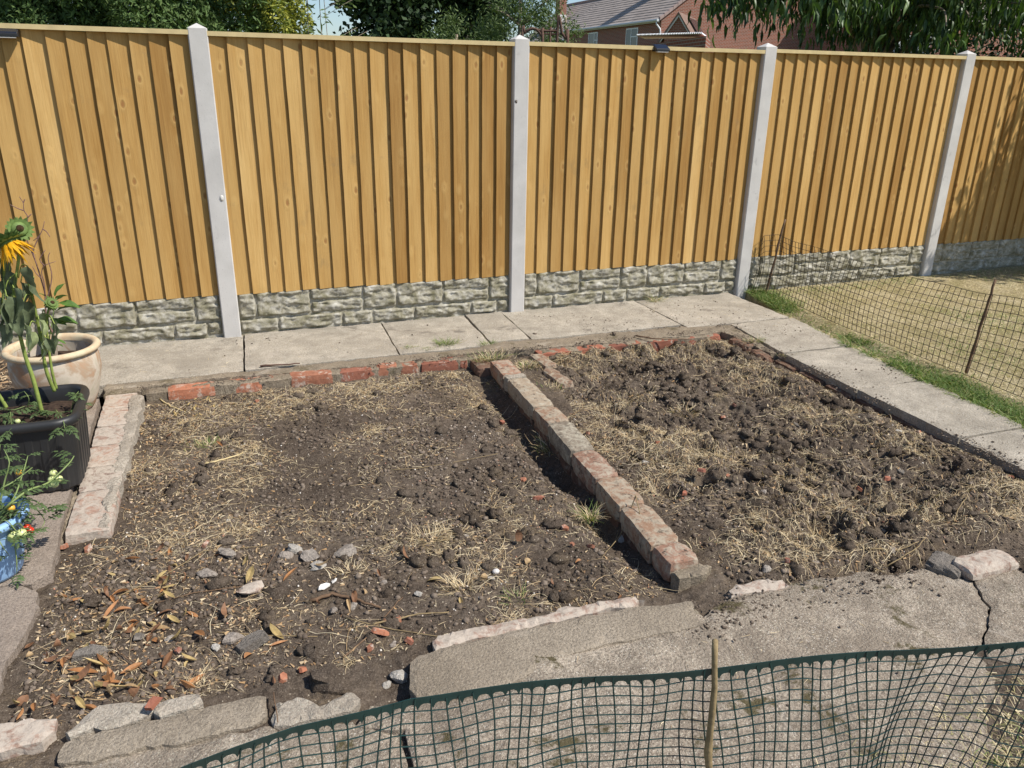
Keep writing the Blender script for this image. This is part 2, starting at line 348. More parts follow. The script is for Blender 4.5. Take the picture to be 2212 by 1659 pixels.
# ------------------------------------------------------------------ terrain height of the beds
def soilz(x, y):
    x = np.asarray(x, float); y = np.asarray(y, float)
    back = np.clip((y+3.15)/2.3, 0, 1)
    base = -0.03 - 0.047*back
    right = 1/(1+np.exp(-(x+0.46)/0.03))
    base = base + right*(.022)
    r = .008*fbm(x, y, 3, 3, 1) + .013*fbm(x, y, 13, 4, 5) + .009*np.abs(fbm(x, y, 42, 3, 9)) + .010*np.exp(-((y+.86)/.09)**2)*(x < -.6)*(.6+.6*vnoise(x*6, y*0, 3))
    # dug over ground: billowed clods
    n1 = 1-np.abs(fbm(x, y, 3.4, 2, 21)); n2 = 1-np.abs(fbm(x+3, y, 9, 3, 31))
    dug = right*np.clip((x+.40)/.25, 0, 1)*np.clip((1.12-x)/.16, 0, 1)*np.clip((y+3.3)/.2, .2, 1)*(.060*(n1-.62) + .055*(n2-.72) + .030*fbm(x, y, 24, 4, 41) + .012*(np.abs(fbm(x, y, 60, 2, 47))-.2))
    hole = np.clip(fbm(x, y, 4.6, 2, 51)-.38, 0, 1)*right*.22
    wall = -0.56-.045*np.clip((-y-1)/2.1, 0, 1)
    tr = np.exp(-((x-wall+.06)/.075)**2)*np.clip((-y-1.0)/.2, 0, 1)*np.clip((y+3.3)/.2, 0, 1)*(.035+.075*vnoise(x*3, y*4.5, 61)**1.5)*(x < -.5)
    cl = np.clip(vnoise(x*9, y*9, 71)-.55, 0, 1)*.035*(1-right)*np.clip((x+2.0)/1.2, .1, 1)
    lit = -.02*np.exp(-(((x+1.62)/.09)**2+((y+3.36)/.09)**2))
    # crack filled joint by the left slab
    r = r-.040*np.exp(-((x-1.19)/.055)**2)*(y < -1.25)
    drop = .07*np.clip((-3.27-y)/.05, 0, 1)*right
    return base + r + dug - hole - tr + cl + lit - drop

def plate(name, poly, ztop, thick, mat, parent=None, rag=.006, rel=.003, res=.035, seed=0, step=.018, tilt=(0, 0)):
    "a slab with a ragged outline, uneven top and real edge"
    pts = []; n = len(poly)
    for i in range(n):
        a = np.array(poly[i][:2], float); b = np.array(poly[(i+1) % n][:2], float); L = np.linalg.norm(b-a)
        k = max(1, int(L/step)); d = (b-a)/max(L, 1e-6); nn = np.array([-d[1], d[0]])
        for j in range(k):
            p = a+(b-a)*j/k; o = rag*(float(fbm(p[0], p[1], 14, 3, seed+3))*1.6) if (0 < j) else 0
            pts.append(p+nn*o)
    P = np.array(pts); nb = len(P)
    x0, y0 = P.min(0); x1, y1 = P.max(0)
    gx, gy = np.meshgrid(np.arange(x0+res/2, x1, res), np.arange(y0+res/2, y1, res))
    gi = np.stack([gx.ravel(), gy.ravel()], 1) + (RNG.random((gx.size, 2))-.5)*res*.5
    # inside test
    ins = np.zeros(len(gi), bool); X, Y = gi[:, 0], gi[:, 1]
    md = np.full(len(gi), 9.)
    for i in range(nb):
        ax, ay = P[i]; bx, by = P[(i+1) % nb]
        c = ((ay > Y) != (by > Y)) & (X < (bx-ax)*(Y-ay)/(by-ay+1e-12)+ax); ins ^= c
        md = np.minimum(md, np.hypot(X-ax, Y-ay))
    gi = gi[ins & (md > res*.3)]
    allp = [Vector((float(a), float(b))) for a, b in np.vstack([P, gi])]
    vv, ee, ff, *_ = delaunay_2d_cdt(allp, [], [list(range(nb))], 1, 1e-5)
    V = np.array([(v.x, v.y) for v in vv]); 
    cx_, cy_ = P.mean(0)
    Z = ztop + rel*fbm(V[:, 0], V[:, 1], 5, 4, seed+8)*1.5 + rel*.5*fbm(V[:, 0], V[:, 1], 40, 2, seed+9) + tilt[0]*(V[:, 0]-cx_)+tilt[1]*(V[:, 1]-cy_)
    # find boundary edges
    cnt = {}
    for f in ff:
        for i in range(len(f)):
            e = (f[i], f[(i+1) % len(f)]); cnt[e] = cnt.get(e, 0)+1
    bd = [e for e in cnt if (e[1], e[0]) not in cnt]
    bv = set(e[0] for e in bd)
    for i in bv: Z[i] -= .004+rel*.6*random.random()
    Vt = [(V[i, 0], V[i, 1], Z[i]) for i in range(len(V))]
    low = {}
    for i in bv: low[i] = len(Vt); Vt.append((V[i, 0]+random.uniform(-.003, .003), V[i, 1]+random.uniform(-.003, .003), ztop-thick))
    F = [tuple(f) for f in ff]+[(a, low[a], low[b], b) for a, b in bd]
    o = mk(name, Vt, F, mat, parent); return o

def brick_obj(name, L, W, H, mat, parent, loc, rz, wear=.004, nx=8, ny=4, nz=3, seed=0, tilt=(0, 0)):
    "worn brick: subdivided box with rounded, chipped corners, origin at its middle"
    V = []; F = []; idx = {}
    rs = np.random.default_rng(seed+5)
    def vid(i, j, k):
        if (i, j, k) in idx: return idx[(i, j, k)]
        x = (i/nx-.5)*L; y = (j/ny-.5)*W; z = (k/nz-.5)*H
        e = (i in (0, nx))+(j in (0, ny))+(k in (0, nz))
        q = (0, 0, wear*.9, wear*2.0)[e]*(0.55+.8*rs.random())
        x -= math.copysign(q, x) if i in (0, nx) else 0; y -= math.copysign(q, y) if j in (0, ny) else 0; z -= math.copysign(q, z) if k in (0, nz) else 0
        x += (rs.random()-.5)*wear*.7; y += (rs.random()-.5)*wear*.7; z += (rs.random()-.5)*wear*.6
        idx[(i, j, k)] = len(V); V.append((x, y, z)); return idx[(i, j, k)]
    for a in range(nx):
        for b in range(ny):
            F.append((vid(a, b, nz), vid(a+1, b, nz), vid(a+1, b+1, nz), vid(a, b+1, nz)))
            F.append((vid(a, b, 0), vid(a, b+1, 0), vid(a+1, b+1, 0), vid(a+1, b, 0)))
        for c in range(nz):
            F.append((vid(a, 0, c), vid(a+1, 0, c), vid(a+1, 0, c+1), vid(a, 0, c+1)))
            F.append((vid(a, ny, c), vid(a, ny, c+1), vid(a+1, ny, c+1), vid(a+1, ny, c)))
    for b in range(ny):
        for c in range(nz):
            F.append((vid(0, b, c), vid(0, b, c+1), vid(0, b+1, c+1), vid(0, b+1, c)))
            F.append((vid(nx, b, c), vid(nx, b+1, c), vid(nx, b+1, c+1), vid(nx, b, c+1)))
    return mk(name, V, F, mat, parent, loc=loc, rot=(tilt[0], tilt[1], rz))

# ================================================================== SETTING
tag(mk('ground', [(-300, -300, -.32), (300, -300, -.32), (300, 300, -.32), (-300, 300, -.32)], [(0, 1, 2, 3)], simple('far_ground', (.12, .13, .05), 1, .05, .3, .5)), kind='structure')
# soil sheet
def grid_sheet(name, x0, x1, y0, y1, res, zf, mat, smooth=True):
    nx = int((x1-x0)/res)+1; ny = int((y1-y0)/res)+1
    gx, gy = np.meshgrid(np.linspace(x0, x1, nx), np.linspace(y0, y1, ny)); z = zf(gx, gy)
    V = np.stack([gx.ravel(), gy.ravel(), z.ravel()], 1); i = np.arange(nx*ny).reshape(ny, nx)
    Fq = np.stack([i[:-1, :-1].ravel(), i[:-1, 1:].ravel(), i[1:, 1:].ravel(), i[1:, :-1].ravel()], 1)
    return mk(name, V, Fq, mat, smooth=smooth)
tag(grid_sheet('soil', -2.75, 1.32, -3.62, -.78, .0075, soilz, M['soil'], True), kind='structure')
tag(grid_sheet('garden_ground', -6.5, 2.4, -9.0, .3, .12, lambda x, y: -.17-.0*x+.004*fbm(x, y, 3), M['soil']), kind='structure')

# lawn
def lawnz(x, y):
    return -.012 + .02*fbm(x, y, 1.2, 3, 81) + .012*fbm(x, y, 11, 3, 83) + .01*np.clip((x-2.2), 0, 3)
def lawn_edge(y):   # left edge of the lawn along the path
    return np.interp(y, [-4, -3.2, -2.65, -2.1, -1.5, -.86, -.12, .1], [1.55, 1.56, 1.60, 1.64, 1.70, 1.76, 1.92, 1.95])
nxl, nyl = 130, 120
yy = np.linspace(-6, .12, nyl); LV = []
for y_ in yy:
    xl = float(lawn_edge(y_))+.02*float(fbm(y_, 3, 6, 3, 5)); xs = xl+(9.5-xl)*np.linspace(0, 1, nxl)**1.6
    zz = lawnz(xs, np.full(nxl, y_)); zz[0] = -.1
    LV += list(zip(xs, np.full(nxl, y_), zz))
i = np.arange(nxl*nyl).reshape(nyl, nxl)
tag(mk('lawn', np.array(LV), np.stack([i[:-1, :-1].ravel(), i[:-1, 1:].ravel(), i[1:, 1:].ravel(), i[1:, :-1].ravel()], 1), M['lawn'], smooth=True), kind='structure')
# patch of lawn at the near right, in front of the broken concrete
def nlz(x, y): return -.012+.012*fbm(x, y, 7, 3, 93)+.02*np.clip(1-np.hypot((x+.2)/.85, (y+4.3)/.46), -1, 1)
tag(grid_sheet('near_lawn', -1.0, 1.6, -5.2, -3.75, .03, nlz, M['soil']), kind='structure')

# back path
path = empty('path'); tag(path, kind='structure')
xs_ = [-2.98, -1.835, -.957, -.372, -.105, .965, 1.80]
for k in range(6):
    a, b = xs_[k]+.005, xs_[k+1]-.005
    f = [-.66, -.655, -.64, -.60, -.62, -.69][k]
    c = [.02, .0, -.05, -.06, -.07, -.03]
    bottom = (b-.03*(k < 4), f)
    plate('paving_slab', [(a, .05), (b+.0, .05), bottom, (a-(.03 if k in (1, 2, 3, 4) else .0), f)], [-.004, 0, -.003, .004, .001, 0][k], .07, M['slab'], path, rag=.003, rel=.0025, seed=100+k*7, res=.06)
jy = [-.705, -1.345, -1.975, -2.637, -3.29, -3.95]
for k in range(5):
    y1, y0 = jy[k]-.005, jy[k+1]+.005
    xr = lambda q: float(np.interp(q, [-4, -3.2, -2.65, -2.1, -1.5, -.86, -.7], [1.57, 1.58, 1.62, 1.68, 1.73, 1.79, 1.82]))
    xl = lambda q: float(np.interp(q, [-4, -3.29, -2.64, -2.0, -1.3, -.95, -.7], [1.22, 1.20, 1.205, 1.215, 1.24, 1.28, 1.30]))
    plate('paving_slab', [(xl(y1), y1), (xl(y0), y0), (xr(y0), y0), (xr(y1), y1)], [0, -.003, .002, -.002, 0][k], .075, M['slab'], path, rag=.0045, rel=.003, seed=160+k*5, res=.06)
# rough haunching strips between slabs and bricks
strip = [(-2.56, -.655), (-1.9, -.662), (-1.2, -.655), (-.62, -.645), (-.35, -.60), (-.11, -.61), (.5, -.625), (.95, -.64), (1.29, -.70), (1.32, -.78), (1.18, -.80), (.9, -.83), (.5, -.80), (.1, -.80), (-.15, -.79), (-.5, -.73), (-.9, -.78), (-1.4, -.765), (-1.9, -.74), (-2.2, -.73), (-2.56, -.74)]
plate('mortar_bed', strip[::-1], -.006, .07, M['mortard'], path, rag=.010, rel=.006, seed=300, res=.035)
plate('mortar_bed', [(1.15, -.80), (1.30, -.76), (1.275, -.96), (1.235, -1.28), (1.19, -1.28), (1.17, -1.0)], -.012, .06, M['mortard'], path, rag=.012, rel=.007, seed=330, res=.03)

# brick edging at the back
def edging(name, label, items, yf, zt, h, mats, cat='brick edging', mort=M['mortar']):
    e = empty(name, (0, 0, 0)); tag(e, label, cat)
    for q, (xa, xb, yl, mt, dz) in enumerate(items):
        dz -= .006
        pa = GY(xa, yl, yf); pb = GY(xb, yl, yf); L = pb[0]-pa[0]
        brick_obj('brick', L-.004, .1, h, mt, e, ((pa[0]+pb[0])/2, yf+.05+random.uniform(-.004, .004), zt-h/2+dz), random.uniform(-.015, .015), seed=q*13+int(xa), wear=.0035)
    return e
B, Bd = M['brick'], M['brickd']
eL = edging('left_brick_edging', 'row of worn bright red bricks in pale mortar at the back of the left bed', [
    (359, 466, 840, B, 0), (489, 568, 835, B, -.004), (580, 623, 825, B, -.002), (627, 720, 815, B, .004), (732, 812, 803, Bd, .0), (815, 862, 798, B, .004), (864, 906, 795, B, .0), (909, 992, 788, Bd, 0), (993, 1012, 785, Bd, -.004)], -.835, -.008, .088, None)
plate('mortar', [(-2.36, -.83), (-.50, -.83), (-.50, -.755), (-2.36, -.755)], -.014, .09, M['mortard'], eL, rag=.006, rel=.004, seed=400, res=.03)
eR = edging('right_brick_edging', 'row of dull dark red bricks under the concrete behind the right bed', [
    (1164, 1237, 775, Bd, 0), (1240, 1312, 762, Bd, .0), (1317, 1362, 752, Bd, .0), (1364, 1388, 748, Bd, .002), (1397, 1465, 742, Bd, .0), (1470, 1506, 738, Bd, 0), (1509, 1560, 733, Bd, -.004)], -.865, -.012, .085, None)
plate('mortar', [(-.16, -.86), (1.10, -.86), (1.10, -.775), (-.16, -.775)], -.018, .085, M['mortard'], eR, rag=.005, rel=.004, seed=410, res=.03)

# right side dug edge: bricks under the slabs
eS = empty('side_brick_edging'); tag(eS, 'line of soil-stained bricks under the slab edge along the right side of the right bed', 'brick edging')
yb = -1.30
for q in range(9):
    brick_obj('brick', .205, .09, .08, M['brickk'], eS, (1.232-.0*q+random.uniform(-.004, .004), yb-.11-q*.225, -.087-.0*q), math.pi/2+random.uniform(-.02, .02), seed=600+q, wear=.006)
brick_obj('brick', .19, .10, .075, M['brickk'], eS, (1.165, -1.03, -.052), math.pi/2+.05, seed=620, wear=.009)
brick_obj('brick', .17, .10, .075, M['brickk'], eS, (1.155, -1.24, -.065), math.pi/2-.12, seed=621, wear=.012, tilt=(.1, -.08))

# left block of mortar stained bricks
eB = empty('mortar_stained_kerb'); tag(eB, 'low kerb of pinkish bricks caked in white mortar between the black planter and the bed', 'kerb')
ys = [-.80, -1.02, -1.24, -1.46, -1.68, -1.90, -2.235]
for q in range(6):
    L = ys[q]-ys[q+1]
    brick_obj('brick', L-.002, .150, .085, M['brickp'], eB, (-2.472, (ys[q]+ys[q+1])/2, -.050), math.pi/2+random.uniform(-.02, .02), seed=640+q, wear=.0028, nx=12, ny=7)
plate('mortar', [(-2.41, -.85), (-2.376, -.87), (-2.372, -1.2), (-2.385, -1.6), (-2.40, -2.0), (-2.405, -2.22), (-2.44, -2.22), (-2.43, -.85)], -.003, .07, M['mortar'], eB, rag=.014, rel=.008, seed=430, res=.02)
plate('mortar', [(-2.555, -.76), (-2.38, -.76), (-2.38, -.83), (-2.555, -.83)], -.001, .07, M['mortard'], eB, rag=.008, rel=.005, seed=436, res=.025)

# left slabs
lp = empty('left_path'); tag(lp, kind='structure')
plate('paving_slab', [(-3.9, -.86), (-2.572, -.86), (-2.565, -1.50), (-3.9, -1.50)], -.004, .08, M['slab4'], lp, rag=.003, rel=.002, seed=500, res=.07)
plate('paving_slab', [(-3.9, -1.508), (-2.566, -1.508), (-2.572, -2.0), (-2.562, -2.25), (-2.552, -2.46), (-2.60, -2.52), (-2.66, -2.50), (-3.9, -2.50)], -.002, .08, M['slab4'], lp, rag=.004, rel=.002, seed=510, res=.07)
plate('paving_slab', [(-3.9, -2.508), (-2.64, -2.512), (-2.585, -2.56), (-2.555, -2.66), (-2.575, -2.80), (-2.60, -2.90), (-2.60, -3.02), (-2.60, -3.16), (-2.62, -3.30), (-3.9, -3.34)], 0, .08, M['slab4'], lp, rag=.008, rel=.003, seed=520, res=.06)
plate('mortar_bed', [(-2.572, -1.45), (-2.548, -1.45), (-2.545, -2.0), (-2.548, -2.2), (-2.566, -2.3)], -.030, .04, M['mortard'], lp, rag=.004, rel=.003, seed=530, res=.02)

# front broken concrete
fp = empty('front_path'); tag(fp, kind='structure')
def P2(*pts): return [G2(*p) for p in pts]
crack = P2((2098, 1238), (2108, 1262), (2122, 1290), (2140, 1310), (2134, 1345), (2126, 1372), (2132, 1420))
ck0 = [(x-.004, y) for x, y in crack]; ck1 = [(x+.004, y) for x, y in crack]
edgeA = P2((760, 1560), (800, 1515), (885, 1512), (888, 1432), (1000, 1395), (1250, 1340), (1495, 1302), (1520, 1330), (1560, 1300), (1590, 1288), (1700, 1262), (1760, 1245), (1880, 1234), (1900, 1240), (1960, 1230), (2000, 1222), (2030, 1232), (2060, 1244), (2098, 1238))
plate('concrete_slab', [(-.78, -5.3), (.1, -4.2)][0:1]+[(.25, -4.6), (.33, -4.1), ck0[-1]]+ck0[::-1][1:]+edgeA[::-1]+[(-1.62, -3.50), (-1.64, -3.75), (-1.5, -5.3)], -.004, .12, M['slab2'], fp, rag=.008, rel=.007, seed=700, res=.03, step=.012)
plate('concrete_slab', ck1+[(.345, -4.1), (.26, -4.62), (1.6, -4.4), (1.6, -3.35), (1.0, -3.44), (.66, -3.48)]+P2((2212, 1238), (2190, 1226), (2150, 1226), (2115, 1232)), .002, .12, M['slab2'], fp, rag=.006, rel=.005, seed=710, res=.03, step=.012)
plate('concrete_slab', P2((120, 1659), (125, 1630), (560, 1560), (600, 1566), (760, 1545))+[(-1.635, -3.50), (-1.652, -3.75), (-1.512, -5.3), (-2.6, -5.3)], -.014, .12, M['slab2'], fp, rag=.010, rel=.008, seed=720, res=.03)
plate('concrete_slab', [(-3.9, -3.35), (-2.64, -3.36)]+P2((118, 1659), (95, 1720))+[(-2.62, -5.3), (-3.9, -5.3)], -.006, .12, M['slab4'], fp, rag=.006, rel=.004, seed=725, res=.04)
# smooth screed pieces on it
plate('screed', P2((887, 1432), (905, 1418), (940, 1408), (1100, 1366), (1250, 1337), (1370, 1313), (1494, 1300), (1500, 1325), (1516, 1352), (1440, 1368), (1330, 1388), (1200, 1420), (1120, 1470), (1020, 1505), (900, 1508), (884, 1490))[::-1], .007, .03, M['slab3'], fp, rag=.006, rel=.003, seed=730, res=.03)
plate('screed', P2((140, 1597), (200, 1580), (355, 1548), (430, 1530), (500, 1510), (560, 1497), (574, 1500), (576, 1528), (560, 1552), (470, 1580), (330, 1606), (240, 1625), (122, 1640))[::-1], -.004, .05, M['slab3'], fp, rag=.010, rel=.003, seed=740, res=.03)
def tag_piece(o, label, cat='rubble'): return tag(o, label, cat)
tag_piece(plate('mortared_brick_strip', P2((934, 1384), (946, 1374), (1060, 1350), (1140, 1334), (1200, 1322), (1290, 1300), (1372, 1287), (1392, 1296), (1370, 1310), (1250, 1334), (1100, 1363), (980, 1392), (941, 1405))[::-1], .006, .07, M['brickp'], None, rag=.012, rel=.005, seed=750, res=.02, step=.012), 'long pinkish strip of mortar-caked broken brick along the near edge of the left bed', 'brick strip')
tag_piece(plate('mortar_lump', P2((180, 1545), (220, 1520), (330, 1508), (338, 1530), (300, 1548), (200, 1566), (150, 1590), (140, 1580))[::-1], .0, .07, M['mortar'], None, rag=.014, rel=.006, seed=760, res=.02), 'grey mortar lump beside the lower-left red brick chip')
tag_piece(plate('mortar_lump', P2((590, 1512), (650, 1502), (690, 1520), (720, 1505), (765, 1490), (772, 1520), (700, 1545), (610, 1562), (584, 1550))[::-1], -.004, .08, M['mortar'], None, rag=.018, rel=.009, seed=770, res=.02), 'pale white crumbling mortar lump touching the dark green net band at lower left')
tag_piece(plate('broken_brick', P2((-60, 1570), (0, 1562), (60, 1550), (122, 1548), (118, 1575), (90, 1600), (0, 1622), (-60, 1630))[::-1], .002, .07, M['brickp'], None, rag=.008, rel=.006, seed=780, res=.02), 'pink brick worn to ridges in the bottom left corner of the bed', 'brick')
tag_piece(plate('broken_brick', P2((330, 1525), (350, 1512), (430, 1500), (438, 1514), (420, 1526), (345, 1545))[::-1], .003, .06, M['mortar'], None, rag=.010, rel=.006, seed=785, res=.02), 'cream mortar-coated brick end with a red chip resting on it', 'brick')
tag_piece(plate('broken_brick', P2((1575, 1275), (1590, 1262), (1640, 1252), (1690, 1250), (1706, 1264), (1640, 1278), (1580, 1290))[::-1], .002, .06, M['brickp'], None, rag=.010, rel=.005, seed=787, res=.02), 'pinkish half-buried brick right of the middle wall end', 'brick')
def one_brick(name, px, ang, mat, label, L=.2, W=.1, H=.06, z=0, tilt=(0, 0), cat='brick', seed=0):
    p = G(px[0], px[1], z)
    o = brick_obj(name, L, W, H, mat, None, (p[0], p[1], z-H/2+.01), ang, seed=seed, wear=.006, tilt=tilt); return tag(o, label, cat)
one_brick('brick', (2128, 1212), .02, M['brickp'], 'loose salmon pink brick lying on the cracked concrete at the right edge', .23, .10, .05, .022, (-.04, .02), seed=33)
one_brick('broken_brick', (2045, 1215), .5, M['slate'], 'grey mortar block left of the loose salmon brick', .12, .11, .05, .008, (.02, .03), seed=34)

# middle wall
mw = empty('dividing_wall'); tag(mw, 'low lichen-covered brick wall dividing the two dug beds', 'brick wall')
k_ = .3616
LW = [(65, 130), (165, 235), (200, 258), (390, 460), (490, 560), (652, 767), (822, 950), (1003, 1167), (1215, 1410), (1350, 1535)]
RW = [(210, 140), (305, 232), (330, 255), (500, 445), (620, 562), (785, 745), (965, 935), (1135, 1095), (1385, 1385), (1510, 1530)]
wm = [M['brickm'], M['mortar'], M['brickl'], M['brickw'], M['brickl'], M['brickm'], M['brickw'], M['brickw'], M['brickm'], M['mortard']]
Lp = [G(*cs(a, b, 1200, 850, k_), .03) for a, b in LW]; Rp = [G(*cs(a, b, 1200, 850, k_), .03) for a, b in RW]
for q in range(9):
    a = (Lp[q]+Rp[q])/2; b = (Lp[q+1]+Rp[q+1])/2; L = float(np.hypot(*(b-a)[:2])); an = math.atan2(b[1]-a[1], b[0]-a[0])
    W_ = float(.118)
    brick_obj('brick' if q != 1 else 'mortar_joint', L-.001, W_+random.uniform(-.004, .004), .085, wm[q], mw, ((a[0]+b[0])/2-.004, (a[1]+b[1])/2, .03-.0425+random.uniform(-.003, .002)), an+random.uniform(-.01, .01), wear=.0042 if q != 1 else .003, seed=800+q, nx=max(3, int(L/.03)), ny=5)
    if q != 1: brick_obj('brick', L-.004, W_-.006, .09, M['brickk'], mw, ((a[0]+b[0])/2+.002, (a[1]+b[1])/2+.02, .03-.0425-.088), an, wear=.005, seed=860+q, nx=max(3, int(L/.04)))
plate('mortar', [(-.642, -3.145), (-.53, -3.125), (-.50, -3.165), (-.535, -3.19), (-.635, -3.185)], .012, .11, M['mortard'], mw, rag=.010, rel=.009, seed=880, res=.015)
brick_obj('brick', .22, .11, .075, M['brickk'], mw, (-.555, -.90, -.055), -math.pi/2, seed=890, wear=.006)
# short double row beside it
sw = empty('short_brick_row'); tag(sw, 'two flat orange bricks end to end beside the far end of the middle wall', 'brick row')
for q, (ya, yb_, xc) in enumerate([(-.88, -1.12, -.212), (-1.125, -1.40, -.232)]):
    brick_obj('brick', ya-yb_-.006, .085, .07, M['brickw'], sw, (xc, (ya+yb_)/2, -.035-.008*q), math.pi/2+.05, seed=900+q, wear=.005)
bf = empty('infill'); tag(bf, kind='structure')
plate('soil_infill', [(-.50, -.84), (-.24, -.84), (-.26, -1.2), (-.30, -1.5), (-.36, -1.75), (-.46, -1.8), (-.455, -1.2)], -.022, .1, M['soil'], bf, rag=.008, rel=.012, seed=910, res=.02)

# ================================================================== FENCE
fence = empty('timber_fence', (0, 0, 0)); tag(fence, 'new golden featheredge board fence with pale concrete posts and moulded stone-effect base boards', 'fence')
POSTX = [-3.805, -1.902, .006, 1.896, 3.798, 5.70]
POSTT = [1.772, 1.777, 1.781, 1.791, 1.794, 1.80]
def post(x, top):
    w_ = .052; c = .006; mb = MB(); z0 = -.3
    prof = [(-w_+c, 0), (w_-c, 0), (w_, c), (w_, .1), (-w_, .1), (-w_, c)]
    n0 = len(mb.v)
    for z in (z0, top-.012): mb.v += [(px, py, z) for px, py in prof]
    k = len(prof)
    for j in range(k): mb.f.append((n0+j, n0+(j+1) % k, n0+(j+1) % k+k, n0+j+k))
    n1 = len(mb.v); mb.v.append((0, .05, top+.016))
    for j in range(k): mb.f.append((n0+k+j, n0+k+(j+1) % k, n1))
    o = mb.build('concrete_post', M['post'], fence); o.location = (x, 0, 0); return o
for x, t_ in zip(POSTX, POSTT): post(x, t_)
o_ = MB(); o_.blob((0, 0, 0), .011, (1, .25, 1.5), 8, 5, .25); o_ = o_.build('paint_splash', M['white'], fence, True); p = GY(479, 428, 0); o_.location = (p[0], -.0015, p[2])
o_ = MB(); o_.blob((0, 0, 0), .008, (1, .35, 1.3), 8, 5, .35); o_ = o_.build('chip', M['slate'], fence, True); p = GY(1115, 219, 0); o_.location = (p[0], -.001, p[2])

# boards: shared variants, thick edge on the left standing proud
def board_mesh(s):
    rs = np.random.default_rng(s); n = 12; H = 1.47; V = []; F = []
    bow = (rs.random()-.5)*.004
    for i in range(n+1):
        z = H*i/n; e = (rs.random(2)-.5)*.0022; b = bow*math.sin(math.pi*i/n)
        xl = -.0015+e[0]+b; xr = .117+e[1]+b; tw = (rs.random()-.5)*.002
        V += [(xl, 0, z), (xr, .0215+tw, z), (xr, .025, z), (xl, .0205, z)]
    for i in range(n):
        a = i*4
        for j in range(4): F.append((a+j, a+(j+1) % 4, a+(j+1) % 4+4, a+j+4))
    F.append((3, 2, 1, 0)); F.append((n*4, n*4+1, n*4+2, n*4+3))
    me = bpy.data.meshes.new('board'); me.from_pydata(V, [], F); me.materials.append(M['wood']); me.update(); return me
BM = [board_mesh(s) for s in range(9)]
PT = [(1.752, 1.752), (1.748, 1.748), (1.752, 1.757), (1.765, 1.765), (1.765, 1.765)]
bays = []
for bi in range(5):
    xa = POSTX[bi]+.052; xb = POSTX[bi+1]-.052; zt0 = [1.755, 1.752, 1.757, 1.766, 1.768][bi]
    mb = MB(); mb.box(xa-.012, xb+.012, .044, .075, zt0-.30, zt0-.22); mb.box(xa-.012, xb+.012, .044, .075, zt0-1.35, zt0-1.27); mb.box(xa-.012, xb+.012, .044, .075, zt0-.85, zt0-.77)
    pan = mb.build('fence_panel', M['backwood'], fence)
    cap = MB(); cap.box(xa-.004, xb+.004, .002, .062, zt0-.024, zt0); cap.build('capping_rail', M['rail'], pan)
    n = 18; pitch = (xb-xa)/n
    for k in range(n):
        o = bpy.data.objects.new('board', BM[(k*5+bi*3) % 9]); SC.collection.objects.link(o); o.parent = pan
        wv = random.uniform(-.006, .006) if 0 < k else 0
        o.location = (xa+k*pitch+wv, .020+random.uniform(-.0015, .0015), zt0-.024-1.47+random.uniform(-.003, .002))
        sc = 1.0
        if k == n-1: sc = (xb-(xa+k*pitch+wv))/.117
        o.scale = (sc, 1, 1)
        if k % 5 == 2: o.rotation_euler = (0, random.uniform(-.0012, .0012), 0)
    bays.append((xa, xb, zt0))

# gravel boards: flat back and raised stones (same mould in every bay)
def stone_mesh(u0, u1, z0, z1, s):
    res = .0065; g = .0055; nx = max(3, int((u1-u0-2*g)/res)); nz = max(3, int((z1-z0-2*g)/res))
    X, Z = np.meshgrid(np.linspace(u0+g, u1-g, nx+1), np.linspace(z0+g, z1-g, nz+1))
    ex = np.minimum(X-(u0+g), (u1-g)-X); ez = np.minimum(Z-(z0+g), (z1-g)-Z); e = np.minimum(ex, ez)
    r = np.clip(e/.010, 0, 1); prof = np.sqrt(np.clip(1-(1-r)**2, 0, 1))
    rough = fbm(X, Z*2.0, 21, 4, s, .55)*.014 + (1-np.abs(fbm(X+.5*Z, Z*3.0, 7, 2, s+9)))**2*.012-.006
    D = -prof*(.013+rough+.003*fbm(X, Z, 5, 2, s+2)) 
    wob = fbm(X, Z, 20, 2, s+4)*.0025*(e < .002)
    V = np.stack([(X+wob).ravel(), D.ravel(), (Z+wob).ravel()], 1); i = np.arange(V.shape[0]).reshape(nz+1, nx+1)
    Fq = np.stack([i[:-1, :-1].ravel(), i[:-1, 1:].ravel(), i[1:, 1:].ravel(), i[1:, :-1].ravel()], 1)
    me = bpy.data.meshes.new('moulded_stone'); n = len(Fq)
    me.vertices.add(len(V)); me.vertices.foreach_set('co', V.astype(np.float32).ravel()); me.loops.add(n*4); me.loops.foreach_set('vertex_index', Fq.astype(np.int32).ravel())
    me.polygons.add(n); me.polygons.foreach_set('loop_start', np.arange(n, dtype=np.int32)*4); me.update(calc_edges=True)
    me.materials.append(M['gravel']); me.polygons.foreach_set('use_smooth', [True]*n); return me
U0 = -1.85
ST = []
up = [-1.85, -1.746, -1.407, -1.072, -.845, -.525, -.193, -.046]
for q in range(7):
    a, b = up[q]-U0, up[q+1]-U0
    if q in (2, 5): ST += [(a, b, .085, .165), (a, b, .168, .25)]
    else: ST.append((a, b, .085, .25))
lo = [-1.85, -1.617, -1.21, -1.011, -.726, -.325, -.133, -.046]
for q in range(7): ST.append((lo[q]-U0, lo[q+1]-U0, -.012, .078))
SM = [stone_mesh(a, b, c, d, 1000+7*q) for q, (a, b, c, d) in enumerate(ST)]
for bi, (xa, xb, zt0) in enumerate(bays):
    mb = MB(); zt = zt0-1.497+.014; mb.box(xa-.012, xb+.012, .040, .075, -.2, zt)
    gb = mb.build('gravel_board', M['gravel'], fence)
    for me in SM:
        o = bpy.data.objects.new('moulded_stone', me); SC.collection.objects.link(o); o.parent = gb
        o.location = (xa+.002, .0405, zt-.254)
        o.scale = ((xb-xa-.004)/1.804, 1, 1)

